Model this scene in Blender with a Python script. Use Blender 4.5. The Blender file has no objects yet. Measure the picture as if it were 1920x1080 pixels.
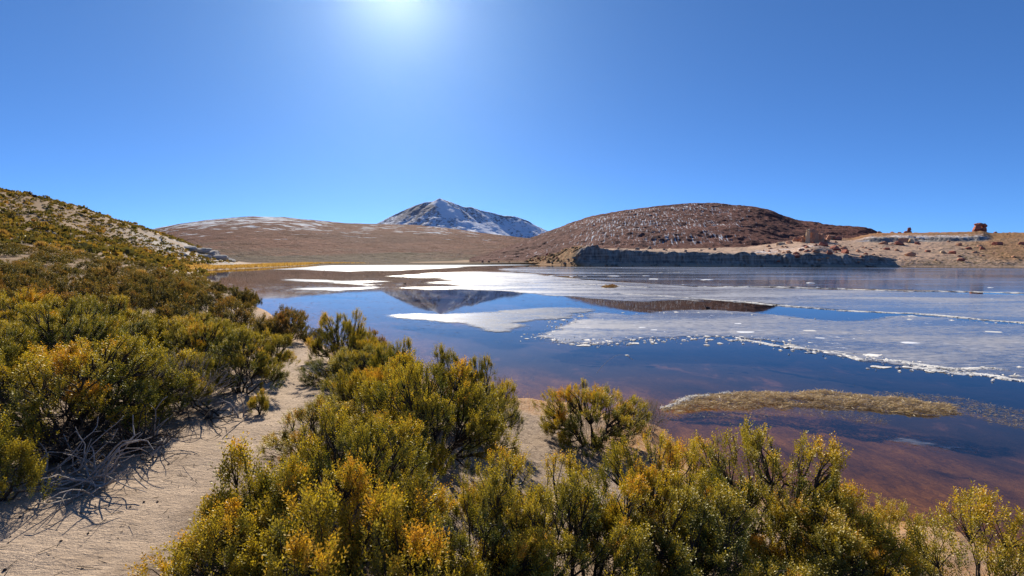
import bpy, bmesh, math, random
import numpy as np
from mathutils import Vector, Matrix, noise as mnoise

# ------------------------------------------------------------------ camera, sky, sun
scene = bpy.context.scene
COL = scene.collection
R = math.radians
CAMZ = 3.6
FPX = 950.0                      # focal length in pixels of a 1920-wide frame
PITCH = math.atan(59 / FPX)
camd = bpy.data.cameras.new("camera"); cam = bpy.data.objects.new("camera", camd)
COL.objects.link(cam); scene.camera = cam
camd.sensor_width = 36.0; camd.lens = FPX / 1920 * 36.0
camd.clip_start = 0.05; camd.clip_end = 30000
cam.location = (0, 0, CAMZ); cam.rotation_euler = (math.pi / 2 - PITCH, 0, 0)

SUN_EL, SUN_AZ = 27.8, -12.6     # degrees; azimuth from +Y, positive to the right
w = bpy.data.worlds.new("World"); scene.world = w; w.use_nodes = True
wn = w.node_tree; bg = wn.nodes["Background"]
sky = wn.nodes.new("ShaderNodeTexSky"); sky.sky_type = 'NISHITA'; sky.sun_disc = False
sky.sun_elevation = R(SUN_EL); sky.sun_rotation = R(SUN_AZ)
sky.altitude = 3500; sky.air_density = 0.6; sky.dust_density = 3.2; sky.ozone_density = 4
gm = wn.nodes.new("ShaderNodeGamma"); gm.inputs[1].default_value = 0.75
mx = wn.nodes.new("ShaderNodeMix"); mx.data_type = 'RGBA'; mx.blend_type = 'MULTIPLY'
mx.inputs[0].default_value = 1.0; mx.inputs[7].default_value = (0.50, 0.935, 1.45, 1)
wn.links.new(sky.outputs[0], gm.inputs[0]); wn.links.new(gm.outputs[0], mx.inputs[6])
wn.links.new(mx.outputs[2], bg.inputs[0]); bg.inputs[1].default_value = 0.100
sund = bpy.data.lights.new("sun", 'SUN'); sun = bpy.data.objects.new("sun", sund); COL.objects.link(sun)
sund.energy = 5.0; sund.angle = R(0.53); sund.color = (1.0, 0.91, 0.77)
sv = Vector((math.sin(R(SUN_AZ)) * math.cos(R(SUN_EL)), math.cos(R(SUN_AZ)) * math.cos(R(SUN_EL)), math.sin(R(SUN_EL))))
sun.rotation_euler = sv.to_track_quat('Z', 'Y').to_euler(); sun.location = sv * 60
scene.view_settings.view_transform = 'Standard'; scene.view_settings.look = 'None'
scene.view_settings.exposure = 0.65; scene.view_settings.gamma = 1.0
scene.view_settings.use_curve_mapping = False
scene.render.engine = 'CYCLES'
scene.cycles.max_bounces = 8; scene.cycles.transparent_max_bounces = 12
scene.cycles.diffuse_bounces = 3; scene.cycles.glossy_bounces = 3; scene.cycles.transmission_bounces = 4
scene.cycles.sample_clamp_indirect = 6.0

# ------------------------------------------------------------------ helpers
cP, sP = math.cos(PITCH), math.sin(PITCH)
def ray(px, py):
    a = (px - 960) / FPX; b = (540 - py) / FPX
    return np.array([a, cP + b * sP, -sP + b * cP])
def W(px, py, D):                # the point D metres ahead that the photograph shows at px, py
    r = ray(px, py); return np.array([r[0] / r[1] * D, D, CAMZ + r[2] / r[1] * D])
def PZ(px, py, z=0.0):           # the point at height z seen at px, py
    r = ray(px, py); t = (z - CAMZ) / r[2]; return np.array([r[0] * t, r[1] * t, z])

def hash2(ix, iy, seed):
    h = (ix.astype(np.int64) * 374761393 + iy.astype(np.int64) * 668265263 + seed * 1442695041) & 0xffffffff
    h = ((h ^ (h >> 13)) * 1274126177) & 0xffffffff
    return ((h ^ (h >> 16)) & 0xffff) / 65535.0
def vnoise(x, y, seed=0):
    x = np.asarray(x, float); y = np.asarray(y, float)
    ix = np.floor(x); iy = np.floor(y); fx = x - ix; fy = y - iy
    fx = fx * fx * fx * (fx * (fx * 6 - 15) + 10); fy = fy * fy * fy * (fy * (fy * 6 - 15) + 10)
    a = hash2(ix, iy, seed); b = hash2(ix + 1, iy, seed); c = hash2(ix, iy + 1, seed); d = hash2(ix + 1, iy + 1, seed)
    return (a * (1 - fx) + b * fx) * (1 - fy) + (c * (1 - fx) + d * fx) * fy
def fbm(x, y, octv=4, seed=0, gain=0.5):
    s = 0; a = 1; t = 0
    for o in range(octv):
        s = s + a * (vnoise(x * 2 ** o + 17.3 * o, y * 2 ** o - 9.1 * o, seed + o) - 0.5); t += a; a *= gain
    return s / t * 2           # about -1..1
def sstep(a, b, x):
    t = np.clip((x - a) / (b - a), 0, 1); return t * t * (3 - 2 * t)

def mesh_np(name, V, F, attrs=None, smooth=False):
    V = np.asarray(V, np.float32); F = np.asarray(F, np.int32); k = F.shape[1]; n = len(F)
    me = bpy.data.meshes.new(name)
    me.vertices.add(len(V)); me.vertices.foreach_set("co", V.ravel())
    me.loops.add(n * k); me.loops.foreach_set("vertex_index", F.ravel())
    me.polygons.add(n); me.polygons.foreach_set("loop_start", np.arange(0, n * k, k, dtype=np.int32))
    if smooth: me.polygons.foreach_set("use_smooth", np.ones(n, bool))
    for an, av in (attrs or {}).items():
        at = me.attributes.new(an, 'FLOAT', 'POINT'); at.data.foreach_set("value", np.asarray(av, np.float32).ravel())
    me.update(calc_edges=True); me.validate()
    return me
def grid_faces(nu, nv):
    i = np.arange((nu - 1) * (nv - 1)); a = i // (nv - 1); b = i % (nv - 1); v = a * nv + b
    return np.stack([v, v + nv, v + nv + 1, v + 1], 1)
def link(name, me, mat=None, parent=None, loc=None, rot=None, scale=None):
    o = bpy.data.objects.new(name, me); COL.objects.link(o)
    if mat is not None and me is not None and not me.materials: me.materials.append(mat)
    if parent is not None: o.parent = parent
    if loc is not None: o.location = [float(v) for v in loc]
    if rot is not None: o.rotation_euler = rot
    if scale is not None: o.scale = scale
    return o
def tag(o, label=None, cat=None, group=None, kind=None):
    if label: o["label"] = label
    if cat: o["category"] = cat
    if group: o["group"] = group
    if kind: o["kind"] = kind
    return o

# ------------------------------------------------------------------ materials
class NT:
    def __init__(s, name):
        s.m = bpy.data.materials.new(name); s.m.use_nodes = True; s.t = s.m.node_tree
        s.t.nodes.clear(); s.out = s.t.nodes.new("ShaderNodeOutputMaterial")
    def n(s, typ, **kw):
        nd = s.t.nodes.new("ShaderNode" + typ)
        for k, v in kw.items(): setattr(nd, k, v)
        return nd
    def L(s, a, b): s.t.links.new(a, b)
    def put(s, sock, v):
        if isinstance(v, (int, float)): sock.default_value = v
        elif isinstance(v, (tuple, list)):
            sock.default_value = tuple(v) + (1,) if len(v) == 3 and len(sock.default_value) == 4 else tuple(v)
        else: s.L(v, sock)
    def attr(s, name): return s.n("Attribute", attribute_name=name).outputs["Fac"]
    def pos(s): return s.n("NewGeometry").outputs["Position"]
    def mapping(s, vec, scale=(1, 1, 1), rot=(0, 0, 0)):
        m = s.n("Mapping"); s.L(vec, m.inputs[0]); m.inputs["Scale"].default_value = scale; m.inputs["Rotation"].default_value = rot
        return m.outputs[0]
    def noise(s, vec, scale, detail=4, rough=0.55, dist=0.0):
        nd = s.n("TexNoise"); s.L(vec, nd.inputs["Vector"]); nd.inputs["Scale"].default_value = scale
        nd.inputs["Detail"].default_value = detail; nd.inputs["Roughness"].default_value = rough; nd.inputs["Distortion"].default_value = dist
        return nd.outputs["Fac"]
    def voro(s, vec, scale, feature='F1'):
        nd = s.n("TexVoronoi", feature=feature); s.L(vec, nd.inputs["Vector"]); nd.inputs["Scale"].default_value = scale
        return nd
    def ramp(s, fac, pts, interp='LINEAR'):
        nd = s.n("ValToRGB"); cr = nd.color_ramp; cr.interpolation = interp
        while len(cr.elements) < len(pts): cr.elements.new(0.5)
        for e, (p, c) in zip(cr.elements, pts):
            e.position = p; e.color = (c, c, c, 1) if isinstance(c, (int, float)) else tuple(c) + (1,)
        s.L(fac, nd.inputs[0]); return nd.outputs[0]
    def mix(s, fac, a, b, blend='MIX'):
        nd = s.n("Mix", data_type='RGBA', blend_type=blend); s.put(nd.inputs[0], fac); s.put(nd.inputs[6], a); s.put(nd.inputs[7], b)
        return nd.outputs[2]
    def math(s, op, a, b=0.0, c=None, clamp=False):
        nd = s.n("Math", operation=op, use_clamp=clamp); s.put(nd.inputs[0], a); s.put(nd.inputs[1], b)
        if c is not None: s.put(nd.inputs[2], c)
        return nd.outputs[0]
    def rng(s, v, a, b, c=0.0, d=1.0):
        nd = s.n("MapRange"); s.put(nd.inputs[0], v)
        for i, x in enumerate((a, b, c, d)): nd.inputs[i + 1].default_value = x
        return nd.outputs[0]
    def bump(s, h, strength=0.5, dist=0.05, normal=None):
        nd = s.n("Bump"); nd.inputs["Strength"].default_value = strength; nd.inputs["Distance"].default_value = dist
        s.L(h, nd.inputs["Height"])
        if normal is not None: s.L(normal, nd.inputs["Normal"])
        return nd.outputs[0]
    def bsdf(s, color, rough=0.9, normal=None, spec=0.2):
        b = s.n("BsdfPrincipled"); s.put(b.inputs["Base Color"], color); s.put(b.inputs["Roughness"], rough)
        b.inputs["Specular IOR Level"].default_value = spec
        if normal is not None: s.L(normal, b.inputs["Normal"])
        return b.outputs[0]
    def schlick(s, normal=None):     # the same from above and from below, so that sunlight reaches the lake bed
        lw = s.n("LayerWeight"); lw.inputs[0].default_value = .5
        if normal is not None: s.L(normal, lw.inputs["Normal"])
        return s.math('ADD', .02, s.math('MULTIPLY', .98, s.math('POWER', lw.outputs["Facing"], 5.0)))
    def done(s, sh): s.L(sh, s.out.inputs["Surface"]); return s.m

def mat_ground():
    t = NT("ground"); p = t.pos()
    n1 = t.noise(p, 0.9, 5); n2 = t.noise(p, 9, 6, 0.65); n3 = t.noise(p, 70, 4, 0.7)
    sand = t.mix(n1, (0.49, 0.37, 0.265), (0.63, 0.485, 0.35))
    sand = t.mix(t.rng(n3, 0.32, 0.62), t.mix(0.6, sand, (0.20, 0.145, 0.105)), sand)
    sand = t.mix(t.rng(t.noise(p, 2.6, 5, .6), .46, .66, 0, .55), sand, (0.34, 0.25, 0.175))
    straw = t.mix(t.rng(t.noise(t.mapping(p, (30, 6, 6), (0, 0, .6)), 1, 4), .35, .65), (0.34, 0.15, 0.05), (0.50, 0.32, 0.17))
    c = t.mix(t.attr("straw"), sand, straw)
    gap_dark = t.math('MULTIPLY', t.attr("litter_shade"), t.rng(t.noise(p, 14, 5, .7), .30, .62))
    c = t.mix(gap_dark, c, (0.115, 0.075, 0.045))  # leaf litter, its dark tone also painting in shade between the shrubs
    rockc = t.mix(t.rng(t.noise(t.mapping(p, (.10, .10, .6)), 1.0, 6, .65), .35, .7), (0.26, 0.23, 0.20), (0.60, 0.56, 0.50))
    c = t.mix(t.math('MULTIPLY', t.attr("rock"), t.rng(t.noise(p, .09, 5), .38, .5), clamp=True), c, rockc)
    gold = t.mix(t.noise(p, 1.6, 4), (0.24, 0.14, 0.04), (0.40, 0.26, 0.08))
    c = t.mix(t.attr("gold"), c, gold)
    plain = t.mix(t.noise(p, .02, 5), (0.20, 0.115, 0.06), (0.30, 0.18, 0.085))
    c = t.mix(t.attr("far"), c, plain)
    scrubc = t.mix(t.noise(p, .5, 5), (0.15, 0.09, 0.042), (0.29, 0.185, 0.095))
    c = t.mix(t.math('MULTIPLY', t.attr("slope"), t.rng(t.noise(p, .45, 5, .7), .34, .54, .65, 1)), c, scrubc)
    wet = t.attr("bed")
    alg = t.math('ADD', t.math('MULTIPLY', t.noise(t.mapping(p, (1.5, .6, 1), (0, 0, .7)), 1.0, 6, .65, .6), .55), t.math('MULTIPLY', t.noise(t.mapping(p, (22, 7, 1), (0, 0, -.5)), 1.0, 6, .75, .8), .45))
    bedc = t.ramp(alg, [(.34, (0.05, 0.022, 0.006)), (.50, (0.22, 0.098, 0.018)), (.68, (0.52, 0.26, 0.055))])
    deep = t.ramp(t.noise(t.mapping(p, (.5, .3, 1), (0, 0, .5)), 1.0, 7, .6, .8), [(.40, (0.022, 0.018, 0.018)), (.58, (0.05, 0.032, 0.024)), (.70, (0.24, 0.125, 0.07))])
    bedc = t.mix(t.attr("deep"), bedc, deep)
    c = t.mix(wet, c, bedc)
    foot = t.voro(t.mapping(p, (3.0, 2.2, 1)), 1.6).outputs["Distance"]
    tread = t.noise(t.mapping(p, (6, 26, 6), (0, 0, .35)), 1.0, 3, .6, .4)
    h = t.math('ADD', t.math('MULTIPLY', n2, 1.0), t.math('MULTIPLY', n3, .45))
    h = t.math('ADD', h, t.math('MULTIPLY', t.math('MULTIPLY', tread, t.attr("path")), .6))
    h = t.math('ADD', h, t.math('MULTIPLY', foot, .6))
    nb = t.bump(h, 0.85, 0.035)
    return t.done(t.bsdf(c, .95, nb, .1))

def mat_hill(name, lo, hi, top, axis_u, axis_v, fine, thr0=.70, thr1=.20, soft=.05):
    t = NT(name); p = t.pos()
    def dot(v):
        nd = t.n("VectorMath", operation='DOT_PRODUCT'); t.L(p, nd.inputs[0]); nd.inputs[1].default_value = v; return nd.outputs["Value"]
    cx = t.n("CombineXYZ"); t.L(dot(axis_u), cx.inputs[0]); t.L(dot(axis_v), cx.inputs[1])
    n1 = t.noise(p, fine * .10, 6, .6); n2 = t.noise(p, fine, 5, .7)
    c = t.mix(t.rng(n1, .35, .65), lo, hi)
    c = t.mix(t.attr("band"), c, t.mix(n1, top, tuple(v * 1.5 for v in top)))
    c = t.mix(t.rng(n2, .47, .68, 0, .45), c, tuple(v * .36 for v in lo))
    st = t.noise(cx.outputs[0], 1.0, 5, .6, .5)
    patch = t.math('MULTIPLY', t.math('SUBTRACT', t.noise(p, fine * .06, 3), .5), .22)
    thr = t.math('SUBTRACT', t.math('SUBTRACT', thr0, t.math('MULTIPLY', t.attr("snow"), thr1)), patch)
    s = t.math('MULTIPLY', t.rng(t.math('SUBTRACT', st, thr), 0, soft), t.rng(t.attr("snow"), .01, .08), clamp=True)
    c = t.mix(s, c, (0.80, 0.82, 0.86))
    nb = t.bump(t.math('ADD', n2, t.noise(p, fine * 3, 3, .7)), .8, 1.2 / fine)
    return t.done(t.bsdf(c, .95, nb, .1))

def mat_mountain():
    t = NT("mountain_rock"); p = t.pos()
    n = t.noise(p, .006, 7, .65); n2 = t.noise(t.mapping(p, (.03, .03, .008)), 1.0, 6, .7)
    c = t.mix(n, (0.15, 0.145, 0.17), (0.28, 0.26, 0.29))
    s = t.rng(t.math('ADD', t.attr("snow"), t.math('MULTIPLY', t.math('SUBTRACT', n2, .5), 1.9)), .44, .62)
    c = t.mix(s, c, (0.85, 0.87, 0.92))
    return t.done(t.bsdf(c, .9, t.bump(n2, .7, 14), .1))

def mat_rock(name, a, b, dark, scale=1.0, band=False):
    t = NT(name); o = t.n("TexCoord").outputs["Object"]; ri = t.n("ObjectInfo").outputs["Random"]
    n = t.noise(o, 2.0 * scale, 6, .65); n2 = t.noise(o, 9 * scale, 4, .7)
    c = t.mix(t.rng(n, .3, .7), a, b)
    if band:
        z = t.noise(t.mapping(o, (.15, .15, 3.2)), 1.2 * scale, 4, .5, .3)
        c = t.mix(t.rng(z, .42, .6), c, dark)
    c = t.mix(t.rng(n2, .55, .8, 0, .6), c, dark)
    c = t.mix(t.math('MULTIPLY', ri, .35), c, dark)
    return t.done(t.bsdf(c, .92, t.bump(t.math('ADD', n, t.math('MULTIPLY', n2, .4)), .7, .25 / scale), .15))

def mat_foliage(name, cols, sat=1.0):
    t = NT(name)
    ri = t.n("ObjectInfo").outputs["Random"]
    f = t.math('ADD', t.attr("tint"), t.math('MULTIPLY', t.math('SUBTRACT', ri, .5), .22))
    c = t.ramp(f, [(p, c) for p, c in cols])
    d = t.n("BsdfDiffuse"); t.L(c, d.inputs[0])
    tr = t.n("BsdfTranslucent"); t.L(t.mix(1.0, c, (1.35, 1.3, .8), 'MULTIPLY'), tr.inputs[0])
    m = t.n("MixShader"); m.inputs[0].default_value = .40; t.L(d.outputs[0], m.inputs[1]); t.L(tr.outputs[0], m.inputs[2])
    g = t.n("BsdfGlossy"); g.inputs["Roughness"].default_value = .45; g.inputs[0].default_value = (.8, .8, .7, 1)
    m2 = t.n("MixShader"); m2.inputs[0].default_value = .035; t.L(m.outputs[0], m2.inputs[1]); t.L(g.outputs[0], m2.inputs[2])
    return t.done(m2.outputs[0])
def mat_plain(name, col, rough=.85, var=.4, scale=20, spec=.2):
    t = NT(name); o = t.n("TexCoord").outputs["Object"]
    c = t.mix(t.rng(t.noise(o, scale, 4), .3, .7), tuple(v * (1 - var) for v in col), tuple(min(1, v * (1 + var * .6)) for v in col))
    return t.done(t.bsdf(c, rough, t.bump(t.noise(o, scale * 2, 3), .3, .02), spec))

def mat_water():
    t = NT("lake_water"); p = t.pos()
    r1 = t.noise(t.mapping(p, (1.1, 2.6, 1), (0, 0, -.25)), 1.0, 4, .55)
    r2 = t.noise(t.mapping(p, (.045, .07, 1)), 1.0, 4, .55)            # where a breath of wind touches the lake
    amp = t.rng(r2, .44, .60, 0.03, .10)
    vd = t.n("VectorMath", operation='DISTANCE'); t.L(t.mapping(p, (1, .55, 1)), vd.inputs[0]); vd.inputs[1].default_value = (-13, 27, 0)
    wind = t.math('MULTIPLY', t.rng(vd.outputs["Value"], 10, 26, 1, 0), t.rng(t.noise(p, .22, 4), .42, .58))   # a ruffled patch off the left shore
    r3 = t.math('MAXIMUM', t.math('SUBTRACT', t.noise(t.mapping(p, (2.6, 4.0, 1), (0, 0, -.2)), 1.0, 2, .5), .61), 0.0)
    h = t.math('ADD', t.math('MULTIPLY', r1, amp), t.math('MULTIPLY', t.math('MULTIPLY', r3, wind), 4.5))
    nb = t.bump(h, 1.0, .012)
    fr = t.schlick(nb)
    gl = t.n("BsdfGlossy"); gl.inputs["Roughness"].default_value = .02; t.L(nb, gl.inputs["Normal"])
    tp = t.n("BsdfTransparent"); tp.inputs[0].default_value = (.78, .70, .63, 1)
    m = t.n("MixShader"); t.L(fr, m.inputs[0]); t.L(tp.outputs[0], m.inputs[1]); t.L(gl.outputs[0], m.inputs[2])
    return t.done(m.outputs[0])

def mat_ice(name, white, cover_lo, cover_hi, scale, aniso, rough, base=.25, rotz=.0, gloss=.75):
    """white: colour of the snowy crust; where the crust is missing the ice is a clear, slightly blurred mirror"""
    t = NT(name); p = t.pos()
    st = t.noise(t.mapping(p, aniso, (0, 0, rotz)), scale, 7, .62, .5)
    fine = t.noise(t.mapping(p, (1, 2.2, 1), (0, 0, rotz)), scale * 9, 5, .7)
    big = t.noise(p, scale * .22, 3)
    cov = t.rng(t.math('ADD', t.math('ADD', t.math('MULTIPLY', st, .42), t.math('MULTIPLY', fine, .32)), t.math('MULTIPLY', big, .26)), cover_lo, cover_hi, base, 1.0)
    nb = t.bump(t.math('ADD', fine, st), .35, .012)
    spk = t.math('MULTIPLY', t.rng(t.noise(t.mapping(p, (1, 1.5, 1)), 1.7, 6, .78), .575, .64), t.rng(big, .38, .58), clamp=True)
    crust = t.n("BsdfDiffuse"); t.put(crust.inputs[0], t.mix(spk, t.mix(fine, tuple(v * .66 for v in white), white), (.80, .81, .84))); t.L(nb, crust.inputs["Normal"])
    gl0 = t.n("BsdfGlossy"); gl0.inputs["Roughness"].default_value = rough; t.L(nb, gl0.inputs["Normal"])
    fr0 = t.schlick()
    crg = t.n("MixShader"); t.L(t.math('MULTIPLY', fr0, gloss), crg.inputs[0]); t.L(crust.outputs[0], crg.inputs[1]); t.L(gl0.outputs[0], crg.inputs[2])
    gl = t.n("BsdfGlossy"); gl.inputs["Roughness"].default_value = rough * .35
    tp = t.n("BsdfTransparent"); tp.inputs[0].default_value = (.72, .70, .68, 1)
    clear = t.n("MixShader"); t.L(fr0, clear.inputs[0]); t.L(tp.outputs[0], clear.inputs[1]); t.L(gl.outputs[0], clear.inputs[2])
    m = t.n("MixShader"); t.L(cov, m.inputs[0]); t.L(clear.outputs[0], m.inputs[1]); t.L(crg.outputs[0], m.inputs[2])
    rim = t.math('ADD', t.attr("edge"), t.math('ADD', t.math('MULTIPLY', t.math('SUBTRACT', fine, .5), 3.2), t.math('MULTIPLY', t.math('SUBTRACT', st, .5), 3.0)))
    air = t.n("BsdfTransparent"); m2 = t.n("MixShader"); t.L(t.rng(rim, .15, .75), m2.inputs[0]); t.L(air.outputs[0], m2.inputs[1]); t.L(m.outputs[0], m2.inputs[2])
    return t.done(m2.outputs[0])

M = {}
M['ground'] = mat_ground()
M['brown_hill'] = mat_hill("brown_hill_ground", (0.135, 0.047, 0.026), (0.215, 0.078, 0.042), (0.095, 0.062, 0.034), (.014, 0, 0), (0, .045, 0), .05, .66, .18, .05)
M['red_hill'] = mat_hill("red_hill_ground", (0.15, 0.058, 0.047), (0.245, 0.104, 0.080), (0.20, 0.10, 0.05), (.85, -.21, 0), (0, .075, 0), .45, .71, .20, .09)
M['mountain'] = mat_mountain()
M['plateau'] = None
M['pink_rock'] = mat_rock("pink_rock", (0.48, 0.22, 0.13), (0.60, 0.33, 0.20), (0.15, 0.075, 0.055), .5)
M['red_rock'] = mat_rock("red_rock", (0.50, 0.175, 0.11), (0.62, 0.26, 0.17), (0.26, 0.085, 0.06), .35, True)
M['tan_rock'] = mat_rock("tan_rock", (0.56, 0.40, 0.24), (0.70, 0.53, 0.34), (0.30, 0.18, 0.11), .35)
M['limestone'] = mat_rock("limestone", (0.46, 0.43, 0.39), (0.62, 0.58, 0.52), (0.22, 0.20, 0.18), .5, True)
M['cliff'] = mat_rock("cliff_rock", (0.22, 0.19, 0.165), (0.33, 0.28, 0.235), (0.11, 0.09, 0.08), .25)
M['dark_stone'] = mat_plain("dark_stone", (0.05, 0.04, 0.04))
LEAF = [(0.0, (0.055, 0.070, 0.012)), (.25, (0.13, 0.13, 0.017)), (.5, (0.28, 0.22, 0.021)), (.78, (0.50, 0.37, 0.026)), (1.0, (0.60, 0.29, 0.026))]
LEAF_DIM = [(0.0, (0.045, 0.050, 0.016)), (.25, (0.085, 0.076, 0.020)), (.5, (0.150, 0.112, 0.024)), (.75, (0.24, 0.150, 0.028)), (1.0, (0.30, 0.135, 0.035))]
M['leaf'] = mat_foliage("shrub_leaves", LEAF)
M['leaf_far'] = mat_foliage("shrub_leaves_dull", LEAF_DIM)
M['gold'] = mat_foliage("golden_grass", [(0, (0.25, 0.14, 0.04)), (.5, (0.42, 0.25, 0.07)), (1, (0.58, 0.38, 0.14))])
M['straw'] = mat_foliage("straw", [(0, (0.13, 0.085, 0.045)), (.5, (0.38, 0.27, 0.15)), (1, (0.66, 0.53, 0.37))])
M['rust_weed'] = mat_foliage("rusty_weed", [(0, (0.10, 0.045, 0.015)), (.5, (0.24, 0.12, 0.04)), (1, (0.42, 0.25, 0.10))])
M['bark'] = mat_plain("bark", (0.055, 0.042, 0.034), .9, .5, 12)
M['grey_wood'] = mat_plain("grey_wood", (0.36, 0.32, 0.28), .9, .5, 12)
M['water'] = mat_water()
M['ice_white'] = mat_ice("white_ice", (0.34, 0.37, 0.42), .45, .53, .22, (.18, 1.5, 1), .42, .12, 0, .16)
M['ice_frost'] = mat_ice("frosty_ice", (0.35, 0.36, 0.39), .44, .56, .45, (.6, 1.3, 1), .60, .22, -.3, .10)
M['ice_grey'] = mat_ice("grey_ice", (0.44, 0.43, 0.44), .455, .56, .22, (.30, 1.2, 1), .42, .20, .12, .40)
M['ice_thin'] = mat_ice("thin_ice", (0.28, 0.28, 0.30), .47, .60, .12, (.15, 1.6, 1), .25, .08, .05)
M['snow'] = mat_plain("snow_crust", (0.80, 0.81, 0.83), .8, .12, 6, .3)
M['foam'] = mat_plain("frozen_foam", (0.72, 0.69, 0.64), .85, .25, 8, .3)
def mat_foam(name, col):
    t = NT(name); p = t.pos(); n = t.math('ADD', t.math('MULTIPLY', t.noise(p, 1.1, 4), .45), t.math('MULTIPLY', t.noise(t.mapping(p, (1, 2, 1)), 9, 5, .75), .55))
    d = t.n("BsdfDiffuse"); t.put(d.inputs[0], t.mix(n, tuple(v * .75 for v in col), col)); tr = t.n("BsdfTransparent")
    m = t.n("MixShader"); t.L(t.rng(n, .44, .50), m.inputs[0]); t.L(tr.outputs[0], m.inputs[1]); t.L(d.outputs[0], m.inputs[2]); return t.done(m.outputs[0])
M['frozen_spray'] = mat_foam("frozen_spray", (0.78, 0.76, 0.72))
M['feather'] = mat_plain("dark_feathers", (0.03, 0.03, 0.035), .6)
M['shell'] = mat_plain("pale_shell", (0.55, 0.50, 0.42), .7, .3, 60)

# ------------------------------------------------------------------ shoreline and ground heights
near_px = [(2600, 1190, 0), (1950, 1075, 0), (1800, 1012, 0), (1690, 985, 0)]
SH = [(24, -40), (16, -12), (11.5, -2), (8.2, 3.2)]
for q in [(1950, 1075), (1800, 1010), (1690, 992), (1560, 985), (1400, 925), (1290, 862), (1235, 806), (1090, 765), (960, 752), (850, 738)]: SH.append(tuple(PZ(*q)[:2]))
for px, D in [(720, 14.5), (640, 17.5), (590, 20), (540, 24.5), (480, 32), (440, 45), (405, 64), (382, 92)]: SH.append(tuple(W(px, 481, D)[:2]))
for q in [(360, 513.5), (372, 508.5), (400, 506.5), (438, 504.5), (470, 503.2), (500, 502), (545, 499.5), (580, 497.2), (600, 495.6), (700, 494.7), (860, 494.6), (1000, 494.8), (1055, 496.6), (1085, 497.6),
          (1200, 498.2), (1400, 498.8), (1560, 499.5), (1700, 500), (1800, 500.3), (1920, 500.6), (2150, 501.3), (2600, 503)]: SH.append(tuple(PZ(*q)[:2]))
SH += [(420, 130), (440, -40)]
SH = np.array(SH)
def shore_dist(x, y):            # > 0 on land
    x = np.asarray(x, float).ravel(); y = np.asarray(y, float).ravel()
    best = np.full(x.shape, 1e18); inside = np.zeros(x.shape, bool)
    n = len(SH)
    for i in range(n):
        ax, ay = SH[i]; bx, by = SH[(i + 1) % n]
        dx, dy = bx - ax, by - ay; L2 = dx * dx + dy * dy
        tt = np.clip(((x - ax) * dx + (y - ay) * dy) / L2, 0, 1)
        best = np.minimum(best, (x - ax - tt * dx) ** 2 + (y - ay - tt * dy) ** 2)
        c = ((ay > y) != (by > y)) & (x < (bx - ax) * (y - ay) / (by - ay + 1e-12) + ax)
        inside ^= c
    d = np.sqrt(best); return np.where(inside, -d, d)

CP = [(0, 0, 1.75), (-3.2, 3.0, 1.68), (-3.2, 5.7, 1.55), (-4.07, 9.3, 1.35), (-4.95, 12.7, 1.15), (-3.2, -4, 1.9), (2.5, 2.5, 1.05), (3.9, 5.0, .42), (1.6, 4.6, .85), (.4, 8.7, .5),
      (-6, 4.5, 1.85), (-8, 8, 1.8), (-9, 14, 1.5), (-6.5, 17, .75), (-16, 20, 1.5), (-12, 25, .9), (-26, 26, 2.0), (-30, 14, 2.6), (0, -20, 3.0), (-20, -10, 3.6), (15, -20, 1.2), (-70, 30, 7), (-40, 40, 2.9), (-24, 42, 1.0),
      (-60, -60, 8), (60, -60, 3), (-120, 60, 16)]
CP += [tuple(W(*q)) for q in [(190, 522, 34), (100, 484, 50), (50, 474, 52), (250, 486, 80), (320, 490, 105), (370, 502, 105), (0, 440, 85), (150, 440, 110), (0, 400, 118), (100, 410, 135), (200, 446, 140),
                             (260, 464, 145), (340, 473, 170), (400, 482, 195), (432, 491, 205), (285, 433, 190), (240, 421, 186), (0, 357, 150), (63, 369, 158), (140, 387, 166), (200, 408, 175), (-300, 285, 140), (340, 452, 196), (385, 470, 202)]]
def at(px, D, z): p = W(px, 481, D); return (p[0], p[1], z)
CP += [at(63, 230, 17), at(200, 240, 12), at(285, 250, 8), at(345, 262, 3), at(400, 275, .9), at(-300, 220, 24), at(470, 240, .7), at(560, 260, .6), at(800, 300, .8), at(800, 420, 1.2), at(200, 420, 2),
       at(1100, 300, .8), at(1500, 260, .6), at(1900, 260, .6), at(-300, 600, 10), at(960, 900, 2), at(2400, 300, 1), at(1700, 900, 2), at(60, 900, 3), at(2400, 120, 1)]
CP = np.array(CP)
def tps_fit(P, lam):
    n = len(P); d2 = ((P[:, None, :2] - P[None, :, :2]) ** 2).sum(2) + 1e-9
    K = .5 * d2 * np.log(d2) + np.eye(n) * lam
    Q = np.c_[np.ones(n), P[:, :2]]; A = np.block([[K, Q], [Q.T, np.zeros((3, 3))]])
    return np.linalg.solve(A, np.r_[P[:, 2], 0, 0, 0])
WC = np.log1p(np.hypot(CP[:, 0], CP[:, 1]) / 12.0) / np.hypot(CP[:, 0], CP[:, 1]).clip(1e-6) * 12.0
CPW = CP.copy(); CPW[:, 0] *= WC; CPW[:, 1] *= WC          # fitted in a plane that shrinks the distance, so near and far points weigh alike
TW = tps_fit(CPW, 0.15)
def tps(x, y):
    r = np.hypot(x, y).clip(1e-6); k = np.log1p(r / 12.0) / r * 12.0; x = x * k; y = y * k
    s = TW[-3] + TW[-2] * x + TW[-1] * y
    for (px, py, _), wgt in zip(CPW, TW[:-3]):
        d2 = (x - px) ** 2 + (y - py) ** 2 + 1e-9; s = s + wgt * .5 * d2 * np.log(d2)
    return s
PATH = np.array([(-3.3, -3), (-3.2, 1.0), (-3.2, 3.6), (-3.2, 5.7), (-4.0, 9.1), (-4.9, 12.6), (-5.6, 16)])
PATHW = np.array([.9, .85, .78, .62, .46, .42, .34])
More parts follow.
